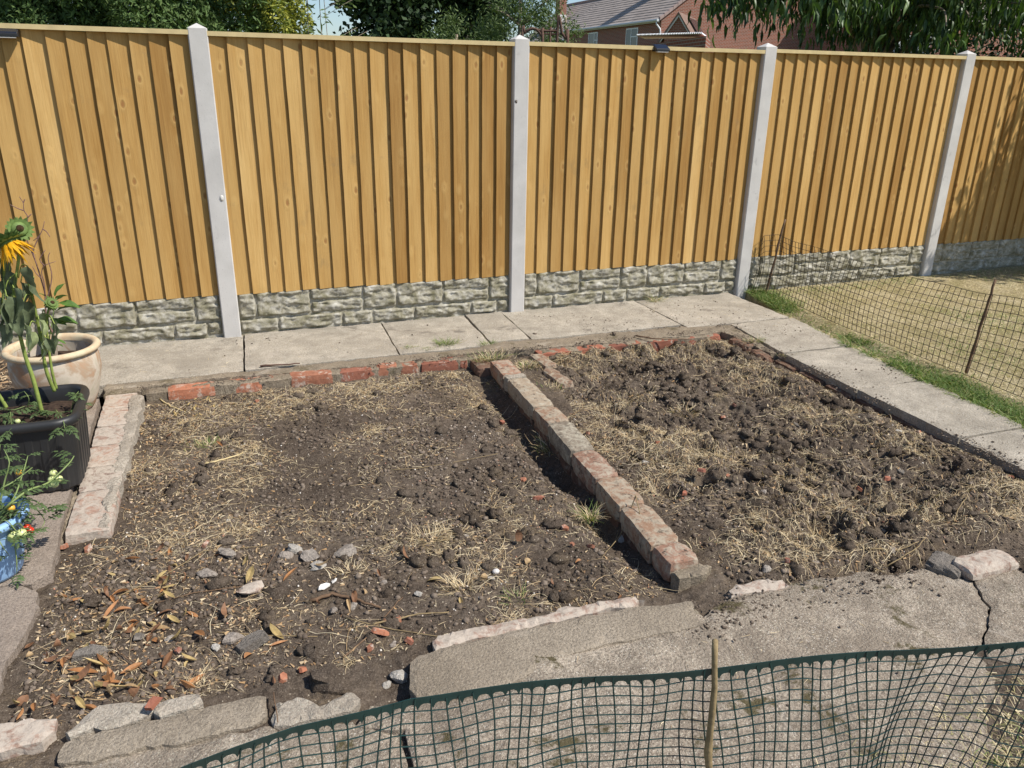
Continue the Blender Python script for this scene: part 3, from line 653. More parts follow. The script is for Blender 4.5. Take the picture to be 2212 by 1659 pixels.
# lamps on the fence
def lamp(px, py, label):
    t_ = empty('solar_lamp'); p = GY(px, py, -.0); t_.location = (p[0], .018, p[2]-.010); tag(t_, label, 'lamp')
    W_ = .052; mb = MB()
    V = [(-W_, 0, -.02), (W_, 0, -.02), (W_, 0, .026), (-W_, 0, .026), (-W_, -.058, -.02), (W_, -.058, -.02), (W_, -.058, -.004), (-W_, -.058, -.004)]
    mb.v = V; mb.f = [(3, 2, 1, 0), (4, 5, 6, 7), (0, 1, 5, 4), (7, 6, 2, 3), (0, 4, 7, 3), (1, 2, 6, 5)]
    b = mb.build('lamp_body', M['lamp'], t_); bpy.context.view_layer.objects.active = b
    bm = b.modifiers.new('bevel', 'BEVEL'); bm.width = .003; bm.segments = 2
    m2 = MB(); m2.v = [(-W_+.006, -.052, -.0005), (W_-.006, -.052, -.0005), (W_-.006, -.006, .0255), (-W_+.006, -.006, .0255)]; m2.f = [(0, 1, 2, 3)]
    e = m2.build('solar_panel', M['solar'], t_)
    m3 = MB(); m3.box(-W_+.01, W_-.01, -.055, -.03, -.025, -.0205); m3.build('lens', M['white'], t_)
lamp(14, 66, 'small black wedge-shaped wall lamp at the top left edge of the fence')
lamp(1427, 101, 'small black wedge-shaped wall lamp near the top of the middle right panel')

# ================================================================== GROUND COVER
def ribbons(name, base, ang, length, width, curv, lift, mat, segs=3, up=None, zf=None, kind='stuff', parent=None):
    "thin flat stalks; each a strip of quads following the ground (up=None) or rising (up = elevation angle)"
    n = len(base); t = np.linspace(0, 1, segs+1)[None, :]
    a = ang[:, None]+curv[:, None]*(t-.5); L = length[:, None]
    dx = np.cumsum(np.cos(a)*L/segs, 1); dy = np.cumsum(np.sin(a)*L/segs, 1); dx = dx-dx[:, :1]; dy = dy-dy[:, :1]
    if up is None:
        x = base[:, 0:1]+dx; y = base[:, 1:2]+dy
        z0 = zf(x, y); z = z0+.0015+.008*RNG.random((n, 1))*(base[:, 0:1] > -.42)*(base[:, 1:2] > -3.3)*(base[:, 0:1] < 1.15)+lift[:, None]*(np.sin(t*np.pi)*.5+t*.6)
        zc = z0.mean(1, keepdims=True); z = np.maximum(z, z0+.001) 
    else:
        e = up[:, None]*(1-t*lift[:, None]); ds = L/segs
        hx = np.cumsum(np.cos(e)*ds, 1); hz = np.cumsum(np.sin(e)*ds, 1); hx = hx-hx[:, :1]; hz = hz-hz[:, :1]
        x = base[:, 0:1]+np.cos(a)*hx; y = base[:, 1:2]+np.sin(a)*hx; z = base[:, 2:3]+hz
    px = -np.sin(a); py = np.cos(a); wd = width[:, None]*(1-.75*t**2)/2
    tl = (RNG.random((n, 1))-.5)*2*(.9 if up is None else .6)
    V = np.empty((n, segs+1, 2, 3))
    for s_, sg in ((0, -1), (1, 1)):
        V[:, :, s_, 0] = x+sg*px*wd*np.cos(tl); V[:, :, s_, 1] = y+sg*py*wd*np.cos(tl); V[:, :, s_, 2] = z+sg*wd*np.sin(tl)+(.0008 if up is None else 0)
    i = np.arange(n*(segs+1)*2).reshape(n, segs+1, 2)
    Fq = np.stack([i[:, :-1, 0], i[:, :-1, 1], i[:, 1:, 1], i[:, 1:, 0]], -1).reshape(-1, 4)
    o = mk(name, V.reshape(-1, 3), Fq, mat, parent)
    if kind: o['kind'] = kind
    return o
def in_beds(x, y):
    l = (x > -2.38) & (x < -.65) & (y > -3.2) & (y < -.87)
    l2 = (x > -2.56) & (x < -2.3) & (y > -3.2) & (y < -2.26)
    r = (x > -.45) & (x < 1.17) & (y > -3.3) & (y < -.9)
    return l | l2 | r
def dens(x, y):
    d = np.clip(fbm(x, y, 4.2, 4, 211)*1.5+.38, .10, 1)
    d = np.where((x < -1.75) & (y < -2.4), d*.55, d)
    d = np.where(x > -.5, d*1.05+.10, d)
    d = np.where((x < -.5) & (x > -1.7) & (y < -1.5) & (y > -2.6), d*.55, d)
    d = np.where((x < -1.9), d+.2, d)
    d = d+.8*np.exp(-((y+.95)/.12)**2)*(x > -1.6)
    d = d+.5*np.exp(-((y+3.1)/.15)**2)*(x > -.3)
    return np.clip(d, 0, 1)
def sample(n, f, x0=-2.55, x1=1.17, y0=-3.3, y1=-.87, test=in_beds):
    out = []
    tot = 0
    while tot < n:
        p = RNG.random((n*2, 2))*[x1-x0, y1-y0]+[x0, y0]; q = p[test(p[:, 0], p[:, 1]) & (RNG.random(n*2) < f(p[:, 0], p[:, 1]))]; out.append(q); tot += len(q)
    return np.vstack(out)[:n]
u = lambda n, a, b: RNG.random(n)*(b-a)+a
# short chaff
n = 27000; p = sample(n, lambda x, y: dens(x, y)**1.4)
ribbons('dry_grass_chaff', p, u(n, 0, 6.28), .008+.028*RNG.random(n)**2, u(n, .0009, .0021), u(n, -.8, .8), u(n, 0, .008), M['straw'], 2, zf=soilz)
# longer stalks
n = 4800; p = sample(n, lambda x, y: dens(x, y)**2)
ribbons('dry_grass_stalks', p, u(n, 0, 6.28), .03+.13*RNG.random(n)**2.2, u(n, .0010, .0021), RNG.normal(0, .55, n), u(n, .001, .016), M['straw'], 5, zf=soilz)
# litter flakes
n = 9000; p = sample(n, lambda x, y: np.clip(dens(x, y)*.5+.9*np.exp(-((x+2.15)/.4)**2)*((y < -2.2)|(x < -2.1)), 0, 1))
ribbons('crumbled_leaf_litter', p, u(n, 0, 6.28), u(n, .004, .017), u(n, .003, .010), u(n, -.6, .6), u(n, 0, .006), M['litter'], 1, zf=soilz)
# tussock remains: pale tufts of dead grass lying in clumps
cl = sample(170, lambda x, y: dens(x, y)**1.5*np.where(x > -.5, 1, .35)); B_ = []; A_ = []
for c in cl:
    k = int(random.uniform(24, 80)); s_ = random.uniform(.012, .045); a0 = random.uniform(0, 6.28)
    q = c+RNG.normal(0, s_, (k, 2)); B_.append(q); A_.append(a0+RNG.normal(0, 1.0, k))
B_ = np.vstack(B_); A_ = np.concatenate(A_); ok = in_beds(B_[:, 0], B_[:, 1]); B_ = B_[ok]; A_ = A_[ok]; n = len(B_)
B3 = np.column_stack([B_, soilz(B_[:, 0], B_[:, 1])])
ribbons('dead_grass_tufts', B3, A_, u(n, .02, .065), u(n, .001, .002), u(n, -1.2, 1.2), u(n, .6, 1.8), M['straw'], 3, up=u(n, .1, .9))

# soil crumbs and clods
def lumps(name, P, R, mat, flat=.75, jit=.28, zf=soilz, parent=None):
    ph = (1+5**.5)/2; iv = np.array([(-1, ph, 0), (1, ph, 0), (-1, -ph, 0), (1, -ph, 0), (0, -1, ph), (0, 1, ph), (0, -1, -ph), (0, 1, -ph), (ph, 0, -1), (ph, 0, 1), (-ph, 0, -1), (-ph, 0, 1)])/1.9
    fi = np.array([(0, 11, 5), (0, 5, 1), (0, 1, 7), (0, 7, 10), (0, 10, 11), (1, 5, 9), (5, 11, 4), (11, 10, 2), (10, 7, 6), (7, 1, 8), (3, 9, 4), (3, 4, 2), (3, 2, 6), (3, 6, 8), (3, 8, 9), (4, 9, 5), (2, 4, 11), (6, 2, 10), (8, 6, 7), (9, 8, 1)])
    n = len(P); V = iv[None]*(1+(RNG.random((n, 12, 1))-.5)*2*jit)*R[:, None, None]*np.array([1, 1, 1])*(.7+.6*RNG.random((n, 1, 3)))
    V[:, :, 2] *= flat; V[:, :, 0] += P[:, 0:1]; V[:, :, 1] += P[:, 1:2]; V[:, :, 2] += (zf(P[:, 0], P[:, 1])+R*flat*.25)[:, None]
    Fq = (fi[None]+(np.arange(n)*12)[:, None, None]).reshape(-1, 3)
    o = mk(name, V.reshape(-1, 3), Fq, mat, parent); o['kind'] = 'stuff'; return o
n = 28000; p = sample(n, lambda x, y: np.where(x > -.5, 1, .9)*np.clip(.4+fbm(x, y, 5, 2, 77), .1, 1)); lumps('soil_crumbs', p, .0016+.0095*RNG.random(n)**3, M['clod'])
def clods(name, P, R, mat):
    "crumbly lumps: one rough ball mesh displaced differently for each"
    nu, nv = 12, 7; th, ph = np.meshgrid(np.arange(nu)/nu*2*np.pi, np.linspace(-1.45, 1.45, nv)); d = np.stack([np.cos(ph)*np.cos(th), np.cos(ph)*np.sin(th), np.sin(ph)], -1).reshape(-1, 3)
    i = np.arange(nu*nv).reshape(nv, nu); Fq = np.stack([i[:-1].ravel(), np.roll(i, -1, 1)[:-1].ravel(), np.roll(i, -1, 1)[1:].ravel(), i[1:].ravel()], 1); VV = []; FF = []
    for q, (p, r) in enumerate(zip(P, R)):
        k = 1+.38*fbm(d[:, 0]*1.6+q*7.7, d[:, 1]*1.6+d[:, 2]*2.1, 1.3, 3, 5)+(RNG.random(len(d))-.5)*.5
        e = np.array([random.uniform(.8, 1.4), random.uniform(.7, 1.1), random.uniform(.5, .85)]); v = d*k[:, None]*r*e; a = random.uniform(0, 6.28); c, s_ = math.cos(a), math.sin(a)
        v = np.column_stack([v[:, 0]*c-v[:, 1]*s_+p[0], v[:, 0]*s_+v[:, 1]*c+p[1], v[:, 2]+float(soilz(p[0], p[1]))+r*.15]); VV.append(v); FF.append(Fq+q*nu*nv)
    o = mk(name, np.vstack(VV), np.vstack(FF), mat); o['kind'] = 'stuff'; return o
n = 1250; p = sample(n, lambda x, y: np.where((x > -.4) & (x < 1.08), 1, .28)*np.clip(.2+1.5*fbm(x, y, 3, 2, 78), .03, 1)); clods('soil_clods', p, .005+.028*RNG.random(n)**3, M['soil'])
n = 1500; p = sample(n, lambda x, y: np.clip(.35+fbm(x, y, 4, 2, 79)+.3*(y < -2.5), .1, 1)); lumps('pale_grit', p, u(n, .0015, .0042), island_mat('pale_grit_chip', [(.55, .47, .38), (.75, .7, .62), (.42, .33, .26), (.50, .22, .13)], .8), .8)
# grit and dirt on the concrete
flat0 = lambda x, y: np.zeros_like(x)+.001
onp = lambda x, y: ((y > -.8) & (y < -.05)) | ((x > 1.25) & (y < -.6)) | ((y < -3.35) & (x > -1.5))
n = 1300; p = sample(n, lambda x, y: np.clip(fbm(x, y, 2.2, 3, 311)*2, .02, 1), -2.5, 1.7, -4.1, -.05, onp); lumps('dirt_crumbs', p, .001+.005*RNG.random(n)**3, M['clod'], .6, zf=flat0)
n = 500; p = sample(n, lambda x, y: np.clip(.15+fbm(x, y, 3, 3, 317)*1.5+1.0*np.exp(-((y+.8)/.07)**2), .03, 1), -2.5, 1.7, -4.1, -.05, onp)
ribbons('straw_on_concrete', p, u(n, 0, 6.28), u(n, .006, .035), u(n, .001, .002), u(n, -1, 1), u(n, 0, .004), M['straw'], 2, zf=flat0)

# lawn grass
def in_lawn(x, y): return (x > lawn_edge(y)+.0) & (y < .0)
n = 46000; p = sample(n, lambda x, y: np.clip(1.2-.22*(x-1.6), .2, 1)*np.where((x > 3.6) & (y > -.9), .4, 1), 1.55, 6.2, -3.3, .0, in_lawn)
B3 = np.column_stack([p, lawnz(p[:, 0], p[:, 1])-.004])
ribbons('parched_lawn_grass', B3, u(n, 0, 6.28), u(n, .012, .045), u(n, .0015, .004), u(n, -1, 1), u(n, .2, 1.0), M['drylawn'], 2, up=u(n, .15, 1.1))
def edge_d(x, y): return np.clip(np.exp(-((x-lawn_edge(y)-.05)/.13)**2)*(.05+.8*(vnoise(y*3.0, x*0, 12) > .52)*np.clip(fbm(x, y, 9, 2, 55)+.4, 0, 1)+1.1*(y < -2.0)+.7*(y > -.5)), 0, 1)
n = 14000; p = sample(n, edge_d, 1.5, 2.4, -3.4, .0, in_lawn); B3 = np.column_stack([p, lawnz(p[:, 0], p[:, 1])-.005])
ribbons('green_edge_grass', B3, u(n, 0, 6.28), u(n, .02, .095), u(n, .002, .0055), u(n, -1, 1), u(n, .4, 1.5), M['green'], 3, up=u(n, .5, 1.45))
n = 4000; p = sample(n, lambda x, y: np.clip(fbm(x, y, 1.6, 3, 401)*2.4-.1+.9*np.exp(-((y+.12)/.12)**2)*(x < 3.6), 0, 1), 1.7, 6.0, -3.2, -.02, in_lawn); B3 = np.column_stack([p, lawnz(p[:, 0], p[:, 1])])
ribbons('green_lawn_grass', B3, u(n, 0, 6.28), u(n, .015, .05), u(n, .0015, .004), u(n, -1, 1), u(n, .2, 1.2), M['green'], 2, up=u(n, .3, 1.4))
# near lawn patch
n = 7000; p = sample(n, lambda x, y: np.clip(1.6*(1.05-np.hypot((x+.2)/.85, (y+4.3)/.45)), 0, 1), -1.0, .8, -4.9, -3.8, lambda x, y: x > -9); B3 = np.column_stack([p, nlz(p[:, 0], p[:, 1])])
ribbons('near_lawn_grass', B3, u(n, 0, 6.28), u(n, .012, .05), u(n, .0012, .003), u(n, -1, 1), u(n, .3, 1.3), M['drylawn'], 3, up=u(n, .15, 1.2))
n = 1500; p = sample(n, lambda x, y: np.clip(1.3*(.85-np.hypot((x+.2)/.8, (y+4.3)/.45)), 0, 1), -.9, .8, -4.9, -3.8, lambda x, y: x > -9); B3 = np.column_stack([p, nlz(p[:, 0], p[:, 1])])
ribbons('near_green_grass', B3, u(n, 0, 6.28), u(n, .012, .045), u(n, .0012, .003), u(n, -1, 1), u(n, .3, 1.3), M['green'], 3, up=u(n, .3, 1.3))

edge_ = lambda x, y: np.clip(np.exp(-((y+3.36+.10*vnoise(x*2.5, x*0, 7))/.07)**2)+1.0*np.exp(-((x-1.19)/.05)**2)*(y > -3.2)+1.0*np.exp(-((y+.80)/.035)**2), 0, 1)*np.clip(.4+fbm(x, y, 6, 3, 91)*1.4, 0, 1)
n = 5200; p = sample(n, edge_, -2.4, 1.3, -3.6, -.7, lambda x, y: (x > -.75) | (y > -2)); lumps('spilled_soil', p, .001+.0055*RNG.random(n)**4, M['clod'], .5, zf=flat0)
# individual grass tufts
def tuft(px, py, z, r, n, h, label, mats='green', mixd=.25, zf=None):
    c = G(px, py, z); t_ = empty('grass_tuft', (c[0], c[1], z)); tag(t_, label, 'grass tuft')
    for nm, mt, k in (('green_blades', M['green'], int(n*(1-mixd))), ('dry_blades', M['straw'], int(n*mixd))):
        if k < 1: continue
        q = RNG.normal(0, r*.45, (k, 2)); q[:, 1] *= .6; b = np.column_stack([q, np.zeros(k)-.004]); a = np.arctan2(q[:, 1], q[:, 0])+RNG.normal(0, .7, k)
        o = ribbons(nm, b, a, u(k, h*.4, h), u(k, .0015, .003), u(k, -.8, .8), u(k, .3, 1.1), mt, 4, up=u(k, .5, 1.4), kind='stuff', parent=t_)
for a in [(965, 742, 0, .075, 170, .07, 'bright green grass tuft in the paving joint above the left brick row', .05), (1055, 742, 0, .055, 90, .04, 'small low green grass tuft right of the bigger tuft on the back path', .05),
          (885, 750, 0, .05, 60, .03, 'tiny grass sprig at the slab joint left of the bright tuft', .2), (925, 752, 0, .06, 50, .018, 'thin moss-like grass line along the slab front', .2), (1060, 775, -.01, .12, 260, .07, 'mixed dry and green grass clump at the far end of the middle wall', .55), (1140, 790, -.02, .13, 280, .05, 'straw-coloured grass filling the gap between the wall and the short brick row', .8),
          (1180, 840, -.02, .10, 160, .05, 'dry grass with green blades at the near end of the short brick row', .7), (1095, 850, -.12, .06, 110, .12, 'long green grass growing in the shade left of the wall end', .35), (1195, 975, -.10, .07, 130, .12, 'green grass tuft standing in the dark trench halfway along the wall', .5),
          (1275, 1120, -.05, .045, 150, .09, 'uprooted grass tuft with dangling roots near the lower wall', .55), (450, 960, -.06, .10, 120, .05, 'green grass patch near the top left of the left bed', .35), (870, 840, -.08, .06, 60, .04, 'sparse green grass behind the dry mound in the left bed', .3),
          (1415, 650, 0, .06, 120, .08, 'grass tuft growing at the foot of the gravel board right of the second post', .5), (1630, 738, -.01, .06, 110, .06, 'yellow-green tuft on the corner of the side path', .4), (1700, 768, -.02, .05, 80, .05, 'small tuft hanging on the slab edge of the side path', .6),
          (1820, 743, 0, .05, 110, .03, 'flat green weed in the joint of the side path', .05), (1120, 1290, -.03, .06, 60, .05, 'few green blades by the near edge of the left bed', .5), (1520, 885, -.06, .09, 120, .05, 'greenish grass on the dug soil right of the wall', .6), (1540, 880, -.05, .07, 120, .06, 'pale upturned grass sod in the upper right bed', .85),
          (1480, 895, -.04, .08, 150, .08, 'shaggy dry sod sticking up in the right bed', .95), (1490, 1085, -.05, .06, 60, .05, 'green sprigs beside a red tile piece in the right bed', .4), (1505, 1190, -.03, .08, 120, .06, 'dry grass at the near end of the wall', .75), (2190, 915, 0, .05, 60, .03, 'little green weed on the last side slab', .1),
          (580, 640, .0, .03, 24, .03, 'tiny weed at the foot of the first post', .1), (930, 1165, -.04, .09, 150, .08, 'large straw-coloured tuft in the middle of the left bed', 1.0), (1000, 1270, -.03, .07, 120, .07, 'pale flattened tuft near the front of the left bed', 1.0), (760, 1235, -.03, .06, 80, .05, 'pale dry tuft beside the white tile piece', 1.0)]:
    tuft(*a[:6], a[6], mixd=a[7])

# ------------------------------------------------------------------ stones, chips and sticks
def rock(px, py, r, mat, label, name='stone', cat='stone', flat=.6, z=None, el=1.3, zo=0):
    g = G(px, py, -.05); z0 = float(soilz(g[0], g[1])) if z is None else z; g = G(px, py, z0)
    ico = MB(); ico.blob((0, 0, 0), r, (el, 1, flat), 9, 6, .16)
    V = np.array(ico.v); 
    for _ in range(3):   # knock flats off it
        d = RNG.normal(size=3); d /= np.linalg.norm(d); lim = r*(.45+.2*RNG.random())*(flat if abs(d[2]) > .7 else 1); s_ = V@d; V -= np.outer(np.clip(s_-lim, 0, None)*.9, d)
    o = mk(name, V, ico.f, mat, loc=(g[0], g[1], z0+r*flat*.35+zo), rot=(random.uniform(-.3, .3), random.uniform(-.3, .3), random.uniform(0, 6.28)))
    return tag(o, label, cat)
def chip(px, py, L, W_, mat, label, name='brick_fragment', cat='brick fragment', z=None, ang=None, tilt=None, T=.012, zo=0):
    g = G(px, py, -.05); z0 = float(soilz(g[0], g[1])) if z is None else z; g = G(px, py, z0)
    k = random.choice([5, 6, 7]); pts = []
    for j in range(k):
        th = 2*math.pi*(j+random.uniform(-.3, .3))/k; pts.append((L/2*math.cos(th)*random.uniform(.8, 1.1), W_/2*math.sin(th)*random.uniform(.8, 1.1)))
    V = [(x, y, -T/2) for x, y in pts]+[(x*.86, y*.86, T/2+random.uniform(-.002, .002)) for x, y in pts]
    F = [tuple(range(k))[::-1], tuple(range(k, 2*k))]+[(j, (j+1) % k, (j+1) % k+k, j+k) for j in range(k)]
    tl = tilt or (random.uniform(-.45, .45), random.uniform(-.45, .45))
    o = mk(name, V, F, mat, loc=(g[0], g[1], z0+T*.5+.004+zo), rot=(tl[0], tl[1], random.uniform(0, 6.28) if ang is None else ang)); return tag(o, label, cat)
M['bstone'] = concrete_mat('beige_white_stone', (.46, .42, .36), (.58, .54, .48), stain=.5, speck=.1, rnd=True)
S, Wt, Sl = M['stone'], M['bstone'], M['slate']
for a in [(490, 1200, .030, S, 'pale stone at the left end of the rubble line'), (447, 1245, .028, S, 'rounded pinkish stone below the pale stone on the left'), (672, 1205, .034, S, 'grey-pink lumpy stone in the middle of the rubble group'),
          (745, 1195, .036, S, 'largest grey stone at the right of the rubble group'), (620, 1205, .024, S, 'wedge-shaped grey stone left of the lumpy one'), (640, 1190, .026, Wt, 'bright white stone above the rubble group'), (690, 1225, .026, Wt, 'white knobbly stone below the rubble group'),
          (372, 1383, .016, S, 'small pale pebble alone on dark soil at lower left'), (465, 1400, .014, Wt, 'small white pebble right of the lower left pebble'), (850, 1395, .012, S, 'small stone near the torn concrete hole'), (860, 1465, .024, Wt, 'rounded whitish stone in the hole by the concrete end'),
          (835, 1480, .014, Wt, 'small white stone left of the hole'), (760, 1310, .018, S, 'elongated whitish stone below the dark curved stick'), (720, 1320, .014, S, 'small grey stone under the curved stick'), (1060, 1250, .012, Wt, 'little white stone in the front middle of the left bed'),
          (495, 1125, .010, Wt, 'small bright chip in the centre left of the bed'), (560, 1005, .014, S, 'flat grey stone below the grass patch'), (500, 975, .012, S, 'small whitish stone beside the grass patch'), (1005, 1160, .018, S, 'pale pebble right of the big straw tuft'),
          (1345, 1165, .022, Wt, 'white stone lying at the foot of the wall in shadow'), (1355, 935, .018, S, 'cream pebble in the upper right bed'), (1330, 875, .014, S, 'small beige pebble near the short brick row'), (1755, 1215, .020, S, 'round pale stone at the near edge of the right bed'),
          (1655, 1230, .016, S, 'speckled pebble at the near left of the right bed'), (1800, 1200, .018, S, 'cream stone on the near edge of the right bed'), (1925, 1190, .018, S, 'grey round stone near the broken concrete edge'), (1650, 1065, .014, S, 'small stone mid right bed'),
          (1935, 935, .020, Wt, 'white flake by the side slab edge'), (1395, 1000, .014, Wt, 'small white stone right of the wall middle'), (830, 1260, .014, S, 'speckled pebble above the straight stick'), (905, 1285, .014, Wt, 'white shell-like pebble near the front edge')]:
    rock(*a[:5])
rock(98, 1216, .030, S, 'broken lump of concrete at the notch of the left slabs')
rock(540, 1275, .042, M['brickp'], 'flat pinkish brick piece lying on the soil of the left bed', 'brick_fragment', 'brick fragment', .32)
rock(715, 1472, .055, M['soil'], 'big dark clod of earth near the front left edge', 'earth_clod', 'clod', .6)
rock(500, 1380, .032, S, 'pale stone behind the long dark slate', flat=.5)
chip(545, 1400, .13, .055, Sl, 'long dark slate-like piece in the lower middle of the left bed', 'slate_piece', 'slate', ang=.35, tilt=(.1, -.2), T=.028)
chip(195, 1418, .10, .06, Sl, 'flat grey stone flake among dead leaves', 'slate_piece', 'slate', ang=.1, tilt=(.1, 0), T=.02)
chip(300, 1380, .05, .035, Sl, 'small grey triangular slate flake left of the soil patch', 'slate_piece', 'slate')
chip(700, 1270, .05, .022, M['white'], 'white broken tile piece above the curved stick', 'tile_fragment', 'tile fragment', ang=.5, tilt=(.2, .1), T=.005)
chip(722, 1258, .03, .018, M['white'], 'smaller white tile splinter beside the other white piece', 'tile_fragment', 'tile fragment', ang=.5, T=.005)
for a in [(140, 1185, .045, .025, 'bright red chip by the edge of the left slab'), (192, 1190, .055, .025, 'orange-brown curved chip right of the red chip'), (445, 1180, .02, .05, 'upright red splinter at the left of the bed'), (820, 1370, .06, .028, 'orange tile shard right of the crossed sticks'),
          (885, 1390, .035, .025, 'small orange brick lump near the mortared strip'), (612, 1470, .04, .03, 'orange brick lump by the dark clod'), (655, 1452, .03, .02, 'small orange chip above the dark clod'), (385, 1410, .02, .02, 'tiny red chip in the lower left'),
          (330, 1525, .055, .03, 'red-brown brick chip lying on the cream brick end', ), (1515, 1020, .045, .03, 'flat orange tile piece in the right bed'), (1572, 1033, .03, .02, 'small orange piece right of the flat tile'), (1478, 1070, .035, .02, 'curved red tile piece with green sprigs'),
          (1420, 960, .03, .02, 'orange chip upper centre of the right bed'), (1270, 940, .025, .02, 'orange-red chip against the wall'), (1790, 838, .045, .03, 'red brick chip under the side slab edge'), (1983, 938, .025, .02, 'small pink chip near the side edge'),
          (1915, 1038, .04, .025, 'orange flat chip in the centre of the dug soil'), (2180, 1035, .05, .03, 'orange-red chip at the far right of the bed'), (1855, 1060, .03, .02, 'orange flake in the lower right bed'), (1765, 1090, .02, .015, 'tiny orange chip low in the right bed'),
          (1220, 1145, .04, .03, 'brown-red brick piece near the uprooted tuft'), (1165, 1080, .065, .02, 'long pinkish flake in the left bed near the wall'), (1130, 1040, .03, .03, 'dull flake beside the long pinkish one'), (555, 870, .03, .018, 'tiny orange chip near the back brick row'),
          (1560, 905, .04, .03, 'dull red brick piece in the dug soil'), (1590, 880, .05, .04, 'larger dull red broken brick on top of a clod'), (860, 1345, .03, .03, 'light orange chip right of the stick'), (1085, 915, .035, .025, 'red chip left of the wall in the trench'), (1235, 1180, .02, .02, 'tiny red chip below the tuft'),
          (1700, 1215, .025, .02, 'small red chip at the near edge of right bed'), (1275, 1185, .05, .015, 'thin orange-red sliver at the wall foot'), (800, 1405, .03, .02, 'pale red chip left of the concrete strip'), (1305, 1000, .03, .025, 'small broken brick crumb on the soil')]:
    chip(*a[:4], M['brick'] if random.random() < .75 else M['brickd'], a[4], z=.012 if a[0] == 330 else None)
chip(1945, 1020, .045, .028, Sl, 'grey-blue slate flake in the centre right of the bed', 'slate_piece', 'slate', T=.005)
chip(1720, 920, .06, .02, Sl, 'flat brown-grey flake behind the right bed centre', 'slate_piece', 'slate', T=.006)
rock(1325, 722, .014, M['clod'], 'small dark clod on the back path near its edge', 'earth_clod', 'clod', .9, z=.0)
rock(1155, 722, .013, M['clod'], 'dark lump on the back path right of the second post', 'earth_clod', 'clod', .7, z=.0)
# white snail shell
ss = MB(); ss.blob((0, 0, 0), .012, (1.1, .9, .8), 10, 7); ss = ss.build('snail_shell', simple('snail_shell_white', (.6, .56, .52), .4, .4, .3, 120), None, True); g = G(1071, 1246, -.04); ss.location = (g[0], g[1], float(soilz(g[0], g[1]))+.007); tag(ss, 'striped white snail shell on the soil in the front middle', 'shell')

def stick(pts, r, mat, label, name='stick', cat='stick', z=None, lift=.006):
    P = []
    for q in pts:
        g = G(q[0], q[1], -.05 if z is None else z)
        z0 = float(soilz(g[0], g[1])) if z is None else z
        g = G(q[0], q[1], z0+lift); P.append((g[0], g[1], z0+lift+(q[2] if len(q) > 2 else 0)))
    # smooth through points
    Q = []
    for i in range(len(P)-1):
        a, b = Vector(P[i]), Vector(P[i+1])
        for k in range(4): Q.append(a.lerp(b, k/4)+Vector((random.uniform(-1, 1), random.uniform(-1, 1), random.uniform(-.5, .5)))*r*.7)
    Q.append(Vector(P[-1])); Q.sort
    n = len(Q); mb = MB(); mb.tube(Q, [r*(1-.5*i/n) for i in range(n)], 6); o = mb.build(name, mat, None, True); return tag(o, label, cat)
ST_, SD, SW = M['stick'], M['stickd'], M['straw']
stick([(672, 1297), (720, 1283), (780, 1297), (822, 1312)], .0065, SD, 'thick dark curved stick in the front of the left bed', lift=.012)
stick([(440, 1002), (485, 992), (525, 978)], .005, M['rail'], 'pale peeled stick below the green grass patch')
stick([(845, 1015), (900, 1012), (1000, 995), (1075, 980)], .002, ST_, 'long thin straw-coloured stem across the middle left bed')
stick([(805, 1348), (850, 1340), (905, 1325), (970, 1322)], .0035, ST_, 'straight yellowish stick above the mortared strip', lift=.015)
stick([(745, 1335), (850, 1360), (1020, 1385)], .002, ST_, 'long thin stem running to the concrete end')
stick([(740, 1420), (790, 1380), (850, 1310), (870, 1290)], .0028, SD, 'dark thin twig crossing the yellowish stick')
stick([(1370, 1120, .10), (1385, 1160, .04), (1405, 1210, 0), (1450, 1240, 0), (1500, 1252, 0)], .002, ST_, 'bent pale stem leaning on the near part of the wall')
stick([(1370, 1120, .10), (1340, 1165, .02), (1300, 1205, 0)], .002, ST_, 'second pale stem forking from the one on the wall')
stick([(465, 1365), (560, 1372), (690, 1375)], .002, ST_, 'thin pale stem behind the dark slate')
stick([(330, 1305), (420, 1280), (560, 1262), (600, 1180)], .0022, SD, 'long branched twig left of the rubble group')
stick([(250, 1290), (360, 1240), (440, 1190), (560, 1180), (650, 1170)], .0018, ST_, 'long fine stem at the upper edge of the rubble')
stick([(1900, 1235), (1930, 1215), (1985, 1180), (2000, 1160)], .0028, ST_, 'bent pale stick at the near edge of the right bed')
stick([(1880, 1185), (1940, 1188), (1985, 1170)], .0028, ST_, 'thick straw stem above the bent pale stick')
stick([(2055, 1140), (2070, 1100), (2090, 1070)], .0025, ST_, 'pale straight stem leaning at the right of the bed')
stick([(1715, 855), (1760, 885), (1800, 905)], .0018, ST_, 'thin pale stem near the side slab')
stick([(1860, 830), (1900, 870), (1935, 905)], .0018, ST_, 'thin stem near the middle of the side edge')
stick([(340, 1470), (300, 1440), (265, 1415), (240, 1400)], .0025, SD, 'brown twig ending in a dead leaf in the lower left')
stick([(345, 862), (370, 878), (400, 890)], .004, M['rail'], 'pale twig in the back left corner of the left bed')
stick([(563, 790), (600, 788), (648, 785)], .0065, M['iron'], 'short rusty brown rod on the mortar behind the left brick row', 'rod', 'rod', z=.0, lift=.007)
stick([(1375, 725), (1420, 732), (1495, 733)], .0055, SD, 'dark brown stick lying on the right brick row', z=.0, lift=.006)
stick([(590, 1835*.864-90), (600, 1560)], .002, SD, 'tiny twig on the near concrete', z=0)

